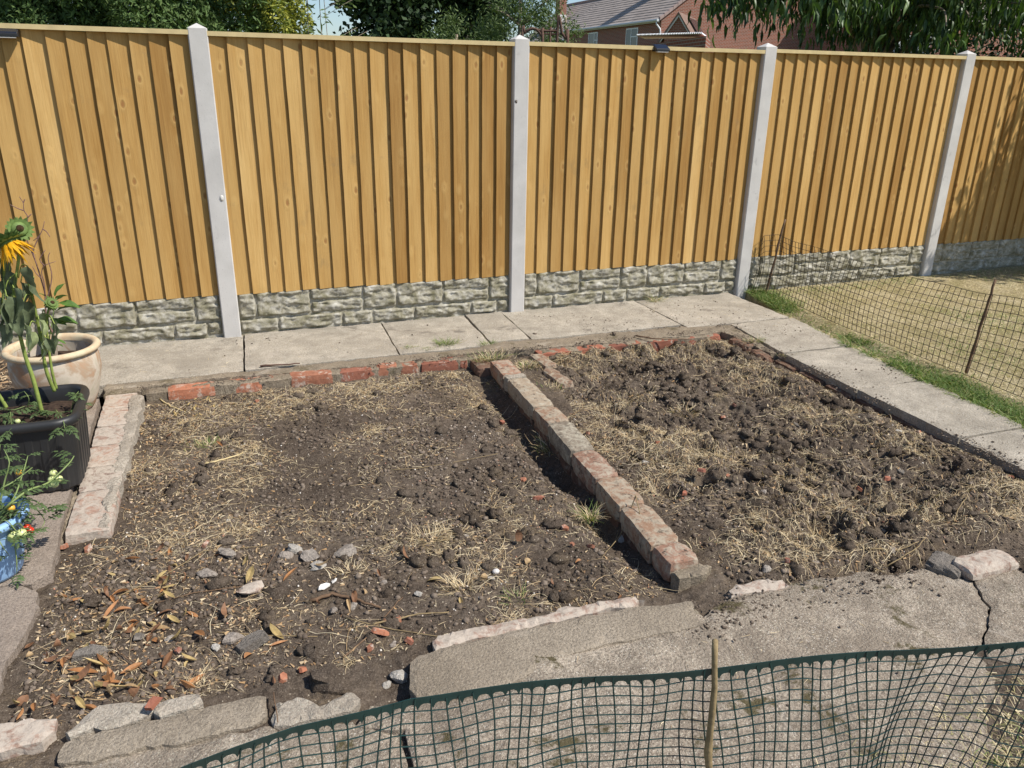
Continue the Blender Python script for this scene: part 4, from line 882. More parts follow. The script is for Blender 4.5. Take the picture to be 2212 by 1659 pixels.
# ------------------------------------------------------------------ dead leaves
def leaf_mesh(L, W_, curl, fold, mat, n=6, name='dead_leaf', tipk=1.0):
    V = []; F = []
    for i in range(n+1):
        t = i/n; w_ = W_*(math.sin(math.pi*min(1, t*.97+.02))**.8)*(1-.35*t)
        th = curl*t; x = L*t if abs(curl) < 1e-3 else L*math.sin(th)/curl; z = 0 if abs(curl) < 1e-3 else L*(1-math.cos(th))/curl
        for s_, h in ((-1, 1), (0, 0), (1, 1)): V.append((x, s_*w_/2*math.cos(fold), z+h*w_/2*math.sin(fold)))
    for i in range(n):
        a = i*3; F += [(a, a+1, a+4, a+3), (a+1, a+2, a+5, a+4)]
    me = bpy.data.meshes.new(name); me.from_pydata(V, [], F); me.materials.append(mat); me.update(); return me
LM = [leaf_mesh(random.uniform(.035, .07), random.uniform(.02, .032), random.uniform(-3.2, 3.2), random.uniform(.1, 1.2), DL[k % 4]) for k in range(16)]
LB = {'orange': 'orange dead leaf curled on the soil at the lower left', }
zones = [((-2.38, -2.98), .17, 72, 'curled dead leaf in the drift beside the lower left slab'), ((-2.25, -2.62), .16, 42, 'dry leaf among twigs near the upper part of the left slab'), ((-1.95, -2.95), .25, 28, 'dead leaf scattered on open soil at the front left'),
         ((-2.25, -3.12), .08, 14, 'large curled leaf against the front left mortar'), ((-2.2, -1.35), .22, 12, 'small dead leaf near the mortar-caked kerb'), ((-2.15, -.97), .12, 26, 'pale yellow leaf in the back left corner'),
         ((-1.2, -2.9), .25, 10, 'dry leaf near the front middle of the left bed'), ((-1.0, -3.1), .12, 8, 'leaf scrap by the mortared brick strip')]
for (c, sd, n, lab) in zones:
    k = 0
    while k < n:
        x, y = c[0]+random.gauss(0, sd), c[1]+random.gauss(0, sd*.8)
        if not (in_beds(np.array([x]), np.array([y]))[0] and x < -.7): 
            k += .2; continue
        k += 1; mi = random.randrange(16) if 'pale' not in lab else 3+4*random.randrange(4); me = LM[mi]
        o = bpy.data.objects.new('dead_leaf', me); SC.collection.objects.link(o); s_ = random.uniform(.7, 1.35)*(.55 if ('small' in lab or 'pale' in lab or 'scrap' in lab) else 1)
        o.scale = (s_,)*3; o.location = (x, y, float(soilz(x, y))+.008); o.rotation_euler = (random.uniform(-.5, .5), random.uniform(-.4, .4), random.uniform(0, 6.28))
        if random.random() < .25: o.rotation_euler[0] += math.pi; o.location.z += .008
        tag(o, lab if 'pale' in lab else ('orange-brown ', 'tan ', 'dark brown ', 'yellowish ')[mi % 4]+lab, 'leaf', 'dead leaves: '+lab)
for (px, py, lab, k) in [(1010, 480, '', 0)][:0]: pass

# ================================================================== NETS
def net(name, T, Bm, nc, nr, r, mat, top=None, label='', cat='netting', belly=None, topmat=None, node=1.6):
    "T(u), Bm(u): top and bottom curves; nc columns, nr rows"
    t_ = empty(name); tag(t_, label, cat)
    def S(u, v):
        a, b = T(u), Bm(u); p = a*(1-v)+b*v
        if belly: p = p+belly(u, v)
        return p
    V = []; F = []
    def strip(P, w1):
        n0 = len(V)
        for i, p in enumerate(P):
            tt = P[min(i+1, len(P)-1)]-P[max(i-1, 0)]; tt = tt/np.linalg.norm(tt)
            a = np.cross(tt, [0.3, .8, .25]); a /= np.linalg.norm(a); b = np.cross(tt, a)
            rr = w1*(node if False else 1)
            for c, s_ in ((1, 0), (0, 1), (-1, 0), (0, -1)): V.append(tuple(p+(a*c+b*s_)*rr))
        for i in range(len(P)-1):
            for j in range(4):
                q = n0+i*4; F.append((q+j, q+(j+1) % 4, q+4+(j+1) % 4, q+4+j))
    G_ = [[S(c/nc, k/nr) for k in range(nr+1)] for c in range(nc+1)]
    for c in range(nc+1): strip(G_[c], r)
    for k in range(1 if top else 0, nr+1): strip([G_[c][k] for c in range(nc+1)], r*.9)
    # thickened crossings
    for c in range(nc+1):
        for k in range(1, nr+1):
            p = G_[c][k]; n0 = len(V); q = r*node
            V.extend([(p[0]+q, p[1], p[2]), (p[0]-q, p[1], p[2]), (p[0], p[1]+q, p[2]), (p[0], p[1]-q, p[2]), (p[0], p[1], p[2]+q), (p[0], p[1], p[2]-q)])
            F.extend([(n0, n0+2, n0+4), (n0+2, n0+1, n0+4), (n0+1, n0+3, n0+4), (n0+3, n0, n0+4), (n0+2, n0, n0+5), (n0+1, n0+2, n0+5), (n0+3, n0+1, n0+5), (n0, n0+3, n0+5)])
    mk('netting', V, F, mat, t_)
    if top:
        h, th = top; V = []; F = []; sub = 6
        for c in range(nc*sub+1):
            u_ = c/(nc*sub); a = T(u_); e = T(min(1, u_+.01))-T(max(0, u_-.01)); e[2] = 0; e /= np.linalg.norm(e); nn = np.array([-e[1], e[0], 0])*th/2
            dn = S(u_, .12)-a; dn /= np.linalg.norm(dn); ph = (c % sub)/sub; sc = abs(2*ph-1); hh = h*(.42+.58*sc**3.0)+.0
            hh = h*.55+h*.75*max(0, sc-.35)**2.2/.39
            for p in (a-dn*h*.25+nn, a-dn*h*.25-nn, a+dn*hh-nn, a+dn*hh+nn): V.append(tuple(p))
        for c in range(nc*sub):
            for j in range(4): q = c*4; F.append((q+j, q+(j+1) % 4, q+4+(j+1) % 4, q+4+j))
        mk('top_band', V, F, topmat or mat, t_)
    return t_
# near net
ZT = .60
tp = [(330, 1688), (405, 1659), (640, 1575), (885, 1510), (1100, 1485), (1300, 1465), (1545, 1445), (1650, 1436), (1800, 1420), (1900, 1408), (2000, 1401), (2150, 1395), (2330, 1388)]
TT = np.array([G(a, b, ZT) for a, b in tp]); TT[-2:, 2] += 0
sL = np.concatenate([[0], np.cumsum(np.linalg.norm(np.diff(TT, axis=0), axis=1))]); sL /= sL[-1]
def Tn(u): return np.array([np.interp(u, sL, TT[:, i]) for i in range(3)])+np.array([0, .0, .004*math.sin(u*21)])
BB = []
for (a_, b_), T_ in zip(tp, TT):
    sh_ = float(np.interp(a_, [1750, 1850, 1930, 2010, 2150, 2330], [4, -10, -50, -100, -160, -215])); Q_ = GY(a_+sh_, 1760, T_[1]+.02); BB.append(T_+(Q_-T_)*(T_[2]-.004)/(T_[2]-Q_[2]))
BB = np.array(BB)
def Bn(u): return np.array([np.interp(u, sL, BB[:, i]) for i in range(3)])
def belly(u, v):
    k = min(1, max(0, (u-.6)/.3))
    return np.array([.006*math.sin(v*9+u*40)+.004*math.sin(u*97), .014*math.sin(v*3.14)*math.sin(u*17)+k*.018*math.sin(v*3.14)*math.sin(u*22+1.5), .004*math.sin(u*60+v*7)])
Ln = np.linalg.norm(np.diff(TT, axis=0), axis=1).sum()
net('near_net_fence', Tn, Bn, int(Ln/.0225), 26, .0014, M['net'], top=(.016, .0013), label='dark green plastic mesh netting with a solid top band across the foreground', belly=belly)
# far net
def Tr(u):
    y = np.interp(u, [0, .035, .07, 1], [.05, -.03, -.07, -3.4]); x = np.interp(u, [0, .035, .07, .5, 1], [2.05, 2.0, 2.11, 2.08, 1.93]); z = np.interp(u, [0, .035, .07, .25, .5, .62, 1], [.38, .44, .455, .43, .425, .47, .52])
    return np.array([x+.012*math.sin(u*30), y, z+.006*math.sin(u*40)])
def Br(u):
    y = np.interp(u, [0, .035, .07, 1], [-.02, -.07, -.12, -3.4]); x = np.interp(u, [0, .035, .07, .3, 1], [1.95, 1.98, 2.09, 1.99, 1.92]); return np.array([x, y, .005])
def bel2(u, v): return np.array([.035*math.sin(v*3.1)*math.sin(u*9+1), 0, 0])
net('far_net_fence', Tr, Br, 84, 11, .0020, M['wire'], label='brownish black mesh netting strung on two sticks along the lawn edge', belly=bel2, node=1.2)
def stake(b, t, r0, r1, mat, label):
    b = Vector(b); t = Vector(t); n = 14; P = []
    for i in range(n+1):
        q = i/n; P.append(b.lerp(t, q)+Vector((random.uniform(-1, 1), random.uniform(-1, 1), 0))*r0*.35)
    mb = MB(); mb.tube(P, [(r0*(1-i/n)+r1*i/n)*(1.35 if i in (4, 9) else random.uniform(.93, 1.07)) for i in range(n+1)], 8); o = mb.build('garden_stake', mat, None, True); return tag(o, label, 'stake')
p1 = G(1545, 1385, .66)
q1 = GY(1531, 1659, p1[1]); b1 = p1+(q1-p1)*((p1[2]+.02)/(p1[2]-q1[2]))
stake(tuple(b1), tuple(p1), .0062, .0052, M['stick'], 'pale brown stick threaded through the foreground netting')
stake((2.075, -.06, -.03), (2.14, -.09, .575), .009, .0075, M['stickd'], 'dark leaning stick holding the netting nearest the third concrete post')
stake((2.03, -1.95, -.03), (2.075, -1.96, .535), .0085, .007, M['stickd'], 'dark upright stick holding the far netting at the right')

# ================================================================== POTS AND PLANTS
def lathe(prof, n=48, sx=1, sy=1):
    V = []; F = []
    for r, z in prof:
        for j in range(n): th = 2*math.pi*j/n; V.append((r*math.cos(th)*sx, r*math.sin(th)*sy, z))
    for i in range(len(prof)-1):
        for j in range(n): a = i*n+j; b = i*n+(j+1) % n; F.append((a, b, b+n, a+n))
    return V, F
PC = Vector((-2.715, -.955, 0))
pot = empty('terracotta_pot', PC); tag(pot, 'large weathered terracotta pot with a pale rim beside the fence', 'plant pot')
V, F_ = lathe([(0, .0), (.128, .0), (.140, .012), (.163, .07), (.184, .14), (.194, .20), (.192, .255), (.186, .285), (.182, .292), (.172, .292), (.172, .28), (.178, .22), (.175, .2)], 56)
mk('pot_body', V, F_, M['terra'], pot, True)
V, F_ = lathe([(.182, .288), (.198, .292), (.206, .300), (.2065, .309), (.200, .318), (.188, .321), (.176, .316), (.170, .305), (.170, .288)], 56); mk('rim', V, F_, M['rim'], pot, True)
nr_ = 14; V = [(0, 0, .235)]; F_ = []
for i in range(1, nr_):
    for j in range(40):
        r = .176*i/(nr_-1); th = 2*math.pi*j/40; V.append((r*math.cos(th), r*math.sin(th), .232+.008*float(fbm(r*math.cos(th), r*math.sin(th), 30, 3, 3))))
for j in range(40): F_.append((0, 1+j, 1+(j+1) % 40))
for i in range(nr_-2):
    for j in range(40): a = 1+i*40+j; b = 1+i*40+(j+1) % 40; F_.append((a, a+40, b+40, b))
mk('compost', V, F_, M['compost'], pot)
# shrub in pot
def bez(P, n=8):
    P = [Vector(p) for p in P]; out = []
    for i in range(len(P)-1):
        p0 = P[max(i-1, 0)]; p1 = P[i]; p2 = P[i+1]; p3 = P[min(i+2, len(P)-1)]
        for k in range(n):
            t = k/n; out.append(.5*((2*p1)+(-p0+p2)*t+(2*p0-5*p1+4*p2-p3)*t*t+(-p0+3*p1-3*p2+p3)*t**3))
    out.append(P[-1]); return out
shrub = empty('potted_shrub', PC); tag(shrub, 'half-bare shrub with purplish twigs growing in the terracotta pot', 'shrub')
mb = MB(); mb.tube(bez([(.0, .0, .22), (.005, 0, .27), (.01, .01, .32), (.02, .01, .37)]), [.016-.00015*i for i in range(25)], 8); mb.build('trunk', M['bark'], shrub, True)
tw = MB()
def loc_px(px, py, y): p = GY(px, py, y); return Vector((p[0], p[1], p[2]))-PC
segs = [[(100, 690), (98, 640), (88, 600), (75, 560), (62, 530)], [(62, 530), (55, 500), (60, 470), (52, 455), (50, 438), (42, 425)], [(52, 455), (38, 450), (22, 442)], [(75, 560), (72, 540), (85, 510), (92, 495), (96, 478)], [(85, 510), (72, 520)], [(98, 640), (95, 610), (90, 590), (96, 574), (120, 565)], [(96, 574), (86, 560), (98, 540)], [(88, 600), (78, 590), (70, 575)], [(50, 438), (54, 430)], [(60, 470), (68, 462)], [(92, 495), (100, 500), (108, 512)], [(100, 690), (112, 660), (116, 640)], [(100, 650), (112, 600), (104, 560), (108, 545)]]
for sgi, s_ in enumerate(segs):
    P = [loc_px(a, b, -.93-.01*(sgi % 4)) for a, b in s_]
    if sgi == 0: P = [Vector((.02, .01, .36))]+P
    P = bez(P, 4); tw.tube(P, [(.0050 if sgi == 0 else .003)*(1-.6*i/len(P)) for i in range(len(P))], 5)
    e = P[-1]
tw.build('bare_twigs', M['twig'], shrub, True)
def leaf_obj(name, parent, mat, base, direc, L, W_, curl=.6, fold=.3, roll=0, n=8, heart=False):
    V = []; F = []
    for i in range(n+1):
        t = i/n
        w_ = W_*(math.sin(math.pi*min(.999, (t**.62 if heart else t)))**.75)*(1 if not heart else (1-.25*t)) if i not in (0, n) else W_*.03
        th = curl*t; x = L*math.sin(th)/curl if abs(curl) > .01 else L*t; z = -L*(1-math.cos(th))/curl if abs(curl) > .01 else 0
        rip = .06*W_*math.sin(t*11+L*90)
        for s_ in (-1, -.5, 0, .5, 1): V.append((x, s_*w_/2*math.cos(fold*abs(s_)), z+abs(s_)*w_/2*math.sin(fold)+rip*s_))
    for i in range(n):
        for j in range(4): a = i*5+j; F.append((a, a+1, a+6, a+5))
    o = mk(name, V, F, mat, parent, True); d = Vector(direc).normalized(); q = d.to_track_quat('X', 'Z'); o.rotation_mode = 'QUATERNION'
    from mathutils import Quaternion
    o.rotation_quaternion = q @ Quaternion((1, 0, 0), roll); o.location = base; return o
for (px, py, dx, dz, L) in [(120, 650, .5, .45, .09), (118, 640, .3, .6, .08), (125, 655, 1, .05, .10), (112, 655, -.2, .5, .07), (108, 690, .8, -.1, .08), (128, 700, .8, .15, .08), (120, 690, 1, .1, .10), (105, 720, .6, .3, .06), (110, 745, .7, .2, .07), (98, 730, -.5, .3, .05), (115, 735, .9, .0, .06), (122, 672, .6, .35, .09)]:
    leaf_obj('leaf', shrub, M['gleaf'], loc_px(px, py, -.90+random.uniform(-.03, .03)), (dx, random.uniform(-.5, .3), dz), L, L*.42, .7, .4, random.uniform(-.5, .5))
mb = MB(); mb.tube([loc_px(105, 740, -.92), loc_px(112, 700, -.90), loc_px(118, 660, -.9), loc_px(122, 645, -.9)], [.004, .003, .0025, .002], 5); mb.build('leafy_shoot', M['vine'], shrub, True)

# black trough planter
tub = empty('black_trough', (-2.86, -1.715, 0)); tag(tub, 'black ribbed plastic trough planter with a thick rounded rim', 'planter')
def rrect(hx, hy, r, z, n=8):
    out = []
    for (cx_, cy_, a0) in ((hx-r, hy-r, 0), (-hx+r, hy-r, 90), (-hx+r, -hy+r, 180), (hx-r, -hy+r, 270)):
        for k in range(n+1):
            a = math.radians(a0+90*k/n); out.append((cx_+r*math.cos(a), cy_+r*math.sin(a), z))
    return out
def loft(rings):
    V = []; F = []; n = len(rings[0])
    for r_ in rings: V += r_
    for i in range(len(rings)-1):
        for j in range(n): a = i*n+j; b = i*n+(j+1) % n; F.append((a, b, b+n, a+n))
    return V, F
def wallring(hx, hy, r, z, rib=.003):
    pts = []; base = rrect(hx, hy, r, z, 10); n = len(base)
    for i in range(n):
        a = Vector(base[i]); b = Vector(base[(i+1) % n]); k = max(1, int((b-a).length/.008))
        for j in range(k):
            p = a.lerp(b, j/k); d = (b-a).normalized(); nn = Vector((d.y, -d.x, 0)); pts.append((p, nn))
    return pts
rings = []
base = wallring(.322, .165, .06, 0)
for z, k in ((0, 0), (.01, .008), (.14, .017), (.262, .026), (.275, .024)):
    ring = []
    for q, (p, nn) in enumerate(base):
        rb = .0028*(1 if (q % 6) < 3 else -1)*(1 if z < .26 else 0)
        ring.append((p.x*(1+k/.322)+nn.x*rb, p.y*(1+k/.165)+nn.y*rb, z))
    rings.append(ring)
V, F_ = loft(rings); V.append((0, 0, 0)); mk('planter_wall', V, F_, M['black'], tub)
rr = [(.345, .188, .268), (.362, .206, .270), (.370, .214, .280), (.371, .215, .294), (.366, .210, .305), (.354, .198, .309), (.342, .186, .306), (.337, .181, .296), (.333, .177, .26), (.325, .17, .2)]
V, F_ = loft([rrect(a, b, .06+(a-.34)*1.0, z, 10) for a, b, z in rr]); mk('rim', V, F_, M['black'], tub, True)
nx, ny = 50, 26; V = []; F_ = []
for j in range(ny+1):
    for i_ in range(nx+1):
        x = -.33+.66*i_/nx; y = -.173+.346*j/ny; V.append((x, y, .245+.008*float(fbm(x, y, 25, 3, 19))))
for j in range(ny):
    for i_ in range(nx): a = j*(nx+1)+i_; F_.append((a, a+1, a+nx+2, a+nx+1))
mk('compost', V, F_, M['compost'], tub, True)

# sunflowers
def sunflower(label, stem, yb, leaves, head=None, r=.0075):
    s = empty('sunflower', stem[0] if not isinstance(stem[0], tuple) else (0, 0, 0)); tag(s, label, 'sunflower')
    P0 = [Vector(tuple(GY(a, b, y))) for a, b, y in stem]; s.location = P0[0]; P = [p-P0[0] for p in P0]
    Q = bez(P, 6); mb = MB(); mb.tube(Q, [r*(1.1-.45*i/len(Q)) for i in range(len(Q))], 8); mb.build('stem', M['stem'], s, True)
    for (a, b, ex, ey, L, W_, pale) in leaves:   # attach px, hang px
        y = np.interp(b, [q[1] for q in stem][::-1], [q[2] for q in stem][::-1])
        A = Vector(tuple(GY(a, b, y)))-P0[0]; E = Vector(tuple(GY(ex, ey, y+random.uniform(-.06, .03))))-P0[0]
        mid = (A+E)/2+Vector((0, 0, .025)); pt = bez([A, mid, E], 5); mb = MB(); mb.tube(pt, .0022, 5); mb.build('petiole', M['stem'], s, True)
        L *= .82; W_ *= .85
        lf = leaf_obj('leaf', s, M['sleafp'] if pale else M['sleaf'], E, (random.uniform(-.25, .25), random.uniform(-.25, .15), -1), L, W_, random.uniform(.3, .9), random.uniform(.35, .75), random.uniform(-1.2, 1.2), 10, True)
    if head:
        hx, hy, y, rad, face, kind = head
        H = Vector(tuple(GY(hx, hy, y)))-P0[0]; fd = Vector(face).normalized(); q = fd.to_track_quat('Z', 'Y')
        def put(o): o.rotation_mode = 'QUATERNION'; o.rotation_quaternion = q; o.location = H; return o
        mb = MB(); mb.blob((0, 0, 0), rad*.55, (1, 1, .45), 14, 8, .04); hd = put(mb.build('flower_head', M['calyx'], s, True))
        pm = MB(); nq = 34 if kind == 'yellow' else 0
        for k in range(nq):
            th = k*2.399; l = rad*random.uniform(.45, .75); w_ = rad*.10; c, sn = math.cos(th), math.sin(th); r0 = rad*.45; z1 = random.uniform(.5, 1.1)*rad
            tx, ty = -sn*w_, c*w_
            p0 = Vector((c*r0, sn*r0, 0)); p1_ = Vector((c*(r0+l*.5), sn*(r0+l*.5), z1*.5+.004)); p2 = Vector((c*(r0+l), sn*(r0+l), z1*1.2))
            t_ = Vector((tx, ty, 0)); n0 = len(pm.v); pm.v += [tuple(p0-t_*.6), tuple(p0+t_*.6), tuple(p1_+t_), tuple(p1_-t_), tuple(p2)]; pm.f += [(n0, n0+1, n0+2, n0+3), (n0+3, n0+2, n0+4)]
        if nq: o = pm.build('petals', M['petal'], hd)
        sm = MB()
        for ring in range(3):
            for k in range(15):
                th = 2*math.pi*(k+ring*.5)/15; l = rad*(.75 if kind == 'yellow' else .62)*random.uniform(.8, 1.15); w_ = rad*.17; c, sn = math.cos(th), math.sin(th); r0 = rad*(.42-.05*ring); zz = -.004-rad*.1*ring
                up_ = (.45-.35*ring)*l if kind != 'yellow' else -.15*l*ring
                p0 = Vector((c*r0, sn*r0, zz)); p1_ = Vector((c*(r0+l*.5), sn*(r0+l*.5), zz+up_*.6)); p2 = Vector((c*(r0+l*.85), sn*(r0+l*.85), zz+up_*1.3)); t_ = Vector((-sn*w_, c*w_, 0))
                n0 = len(sm.v); sm.v += [tuple(p0-t_), tuple(p0+t_), tuple(p1_+t_*.8), tuple(p1_-t_*.8), tuple(p2)]; sm.f += [(n0, n0+1, n0+2, n0+3), (n0+3, n0+2, n0+4)]
        sm.build('sepals', M['calyx'], hd)
        if kind == 'yellow':
            dm = MB(); dm.blob((0, 0, rad*.16), rad*.46, (1, 1, .3), 12, 6); dm.build('disc', M['disc'], hd, True)
        if kind == 'bud':
            dm = MB(); dm.blob((0, 0, rad*.2), rad*.27, (1, 1, .5), 10, 6); dm.build('disc', M['disc'], hd, True)
    return s
sunflower('tall sunflower with a spiky green closed head, stem nearest the pot rim centre', [(92, 897, -1.72), (72, 820, -1.72), (55, 770, -1.72), (38, 700, -1.73), (30, 640, -1.74), (40, 560, -1.75), (38, 510, -1.76)], 0,
          [(34, 660, 22, 640, .13, .075, 0), (32, 640, 8, 600, .14, .08, 0), (40, 600, 60, 575, .12, .065, 0), (36, 560, 20, 585, .13, .08, 0), (35, 590, 4, 655, .15, .08, 0), (36, 680, 52, 700, .13, .08, 1), (34, 700, 10, 690, .12, .07, 0), (30, 640, 30, 622, .15, .09, 0)], (42, 495, -1.77, .05, (.35, -.8, .35), 'bud'))
sunflower('tall sunflower with a drooping yellow-petalled head at the left picture edge', [(-30, 905, -1.70), (-22, 800, -1.70), (-8, 700, -1.70), (8, 640, -1.71), (8, 590, -1.73), (10, 555, -1.76)], 0,
          [(5, 620, -6, 640, .14, .08, 0), (8, 600, 14, 640, .15, .08, 0), (0, 680, -4, 700, .12, .08, 0), (6, 640, 30, 665, .14, .09, 0), (8, 590, 0, 560, .12, .08, 0)], (20, 525, -1.79, .062, (.42, -.28, -.86), 'yellow'))
sunflower('slimmer green sunflower stem in the middle with a hanging cluster of wilted leaves', [(118, 845, -1.60), (100, 800, -1.61), (88, 730, -1.62), (80, 690, -1.63), (70, 640, -1.64), (55, 590, -1.66)], 0,
          [(75, 660, 62, 650, .14, .08, 0), (66, 620, 74, 600, .13, .075, 0), (80, 700, 62, 715, .12, .075, 1), (84, 700, 84, 690, .12, .07, 1), (86, 740, 100, 730, .10, .055, 0), (72, 640, 48, 660, .14, .09, 0), (60, 600, 45, 610, .12, .07, 0), (88, 730, 92, 745, .09, .05, 1)], None, .0068)
sunflower('short young sunflower with a pale fuzzy bud and curled petioles', [(122, 840, -1.58), (112, 800, -1.585), (104, 740, -1.59), (100, 700, -1.60), (104, 672, -1.60), (110, 660, -1.61)], 0,
          [(102, 690, 92, 675, .10, .05, 1), (102, 700, 108, 685, .10, .05, 0), (102, 720, 90, 720, .10, .055, 0), (103, 690, 118, 700, .09, .045, 0), (102, 710, 112, 722, .10, .05, 0)], (112, 655, -1.61, .032, (.5, -.5, .6), 'bud'), .0055)
sunflower('pale green stem leaning at the left end of the trough', [(14, 880, -1.66), (2, 860, -1.66), (-14, 835, -1.66), (-30, 800, -1.66)], 0, [(-10, 840, -25, 830, .1, .06, 0)], None, .007)

# blue pot
BP = Vector((-2.83, -2.42, 0)); q_ = G(0, 1130, .2)
bpz = .21; cr = G(22, 1095, bpz)
BP = Vector((float(cr[0])-.095, float(cr[1])-.02, 0))
bp = empty('blue_pot', BP); tag(bp, 'pale blue plastic plant pot at the left picture edge', 'plant pot')
V, F_ = lathe([(0, 0), (.095, 0), (.10, .01), (.118, .10), (.130, .19)], 40); mk('pot_body', V, F_, M['blue'], bp, True)
V, F_ = lathe([(.130, .185), (.146, .187), (.150, .195), (.149, .208), (.138, .213), (.126, .210), (.123, .2), (.12, .15)], 40); mk('rim', V, F_, M['blue'], bp, True)
V, F_ = lathe([(0, .176), (.06, .178), (.124, .174)], 30); mk('compost', V, F_, M['compost'], bp)

def tomato_plant(name, label, org, vines, fruits):
    s = empty(name, org); tag(s, label, 'tomato plant'); O = Vector(org)
    for (pts, r) in vines:
        P = [Vector(tuple(G(a, b, z)))-O for a, b, z in pts]; Q = bez(P, 5); mb = MB(); mb.tube(Q, [r*(1.1-.7*i/len(Q)) for i in range(len(Q))], 6); mb.build('vine', M['vine'], s, True)
        n = max(3, int(sum((Q[i+1]-Q[i]).length for i in range(len(Q)-1))/.045))
        for k in range(1, n+1):
            p = Q[int((len(Q)-1)*k/n)]; a = random.uniform(0, 6.28); d = Vector((math.cos(a), math.sin(a), random.uniform(-.5, .3))).normalized(); L = random.uniform(.035, .07)
            lm = MB(); side = d.cross(Vector((0, 0, 1))).normalized(); lm.tube([p, p+d*L*.5, p+d*L+Vector((0, 0, -.012))], .0009, 4)
            def lf(b, dd, l):
                w_ = l*.28; sd = dd.cross(Vector((random.uniform(-.4, .4), random.uniform(-.4, .4), 1))).normalized(); dr = Vector((0, 0, -l*random.uniform(.1, .45)))
                n0 = len(lm.v); pts_ = [b, b+dd*l*.28+sd*w_*.9, b+dd*l*.4+sd*w_*.45, b+dd*l*.62+sd*w_*.8+dr*.5, b+dd*l*.75+sd*w_*.3+dr*.6, b+dd*l+dr, b+dd*l*.75-sd*w_*.3+dr*.6, b+dd*l*.62-sd*w_*.8+dr*.5, b+dd*l*.4-sd*w_*.45, b+dd*l*.28-sd*w_*.9]
                c = b+dd*l*.5+dr*.25+Vector((0, 0, .003)); lm.v.append(tuple(c)); lm.v += [tuple(x) for x in pts_]
                for j in range(10): lm.f.append((n0, n0+1+j, n0+1+(j+1) % 10))
            for tt in (.35, .6, .82):
                for sg in (-1, 1): lf(p+d*L*tt, (side*sg+d*.5).normalized(), L*random.uniform(.35, .55))
            lf(p+d*L, d, L*.5)
            lm.build('leaf', M['tleaf'], s)
    for (a, b, z, r, c) in fruits:
        mb = MB(); mb.blob((0, 0, 0), r, (1, 1, .93), 14, 9); o = mb.build('tomato', M[c], s, True); o.location = Vector(tuple(G(a, b, z)))-O
        if c != 'x':
            mm = MB()
            for k in range(5):
                th = k*1.257; mm.poly([(0, 0, r*.93), (math.cos(th-.2)*r*.5, math.sin(th-.2)*r*.5, r*.95), (math.cos(th)*r*1.1, math.sin(th)*r*1.1, r*1.05), (math.cos(th+.2)*r*.5, math.sin(th+.2)*r*.5, r*.95)])
            mm.tube([(0, 0, r*.9), (.003, 0, r*1.5)], .0009, 4); mm.build('calyx', M['tleaf'], o)
    return s
tomato_plant('tomato_plant', 'sprawling tomato plant in the blue pot with green and red fruit', (BP.x, BP.y, .17), [
    ([(-5, 1120, .19), (20, 1090, .26), (60, 1060, .28), (100, 1045, .27), (125, 1025, .28), (150, 1000, .30), (160, 985, .31)], .0042), ([(0, 1110, .19), (30, 1075, .28), (50, 1020, .30), (60, 985, .33)], .003), ([(-8, 1125, .19), (10, 1040, .30), (20, 1000, .36), (8, 970, .38)], .003),
    ([(20, 1090, .24), (70, 1080, .22), (100, 1100, .18), (120, 1105, .15)], .003), ([(60, 1080, .22), (95, 1120, .14), (90, 1140, .12)], .002), ([(-5, 1125, .19), (20, 1140, .19), (30, 1170, .13), (36, 1210, .07), (36, 1235, .03)], .003), ([(-10, 1100, .19), (0, 1060, .28), (30, 1040, .30), (70, 1010, .30)], .003),
    ([(10, 1120, .2), (40, 1130, .19), (60, 1150, .17)], .002), ([(-10, 1150, .19), (5, 1180, .16), (20, 1200, .1)], .002), ([(0, 1100, .2), (-5, 1020, .3), (0, 960, .38)], .003), ([(10, 1110, .2), (30, 1110, .23), (50, 1095, .25)], .002), ([(-10, 1130, .2), (15, 1125, .22), (40, 1150, .18), (55, 1130, .17)], .002)],
    [(22, 1142, .165, .019, 'tomg'), (30, 1158, .16, .018, 'tomg'), (46, 1152, .17, .016, 'tomg'), (58, 1140, .17, .013, 'tomr'), (64, 1146, .165, .013, 'tomr'), (62, 1156, .16, .010, 'tomg'), (2, 1160, .15, .014, 'tomr'), (24, 1097, .24, .012, 'tomy'), (40, 1020, .30, .011, 'tomy'),
     (115, 1022, .26, .0125, 'tomg'), (112, 1036, .25, .0125, 'tomg'), (127, 1034, .26, .0125, 'tomg'), (118, 1046, .25, .0125, 'tomg')])
tomato_plant('tomato_seedling', 'straggly tomato shoots trailing over the compost of the black trough', (-2.70, -1.75, .25), [
    ([(60, 880, .26), (85, 885, .28), (115, 890, .29), (140, 890, .29)], .002), ([(60, 880, .26), (62, 860, .31), (52, 845, .33)], .002), ([(120, 885, .26), (135, 905, .30), (140, 925, .30)], .002), ([(155, 885, .25), (160, 860, .31), (170, 845, .32)], .002), ([(0, 885, .27), (30, 885, .29), (60, 875, .29)], .002), ([(20, 910, .26), (22, 890, .29), (25, 925, .3)], .002)],
    [(148, 902, .30, .009, 'tomg'), (38, 910, .30, .010, 'tomg')])

# bark mulch behind the pot
n = 1500; p = np.column_stack([u(n, -3.5, -2.80), u(n, -.95, -.1)]); mz = lambda x, y: np.zeros_like(x)+.003
ribbons('bark_mulch', p, u(n, 0, 6.28), u(n, .008, .04), u(n, .003, .012), u(n, -.6, .6), u(n, 0, .012), M['litter'], 1, zf=mz)
tag(mk('mulch_bed', [(-3.9, -1.0, -.008), (-2.985, -1.0, -.008), (-2.985, .04, -.008), (-3.9, .04, -.008)], [(0, 1, 2, 3)], M['soil']), kind='structure')

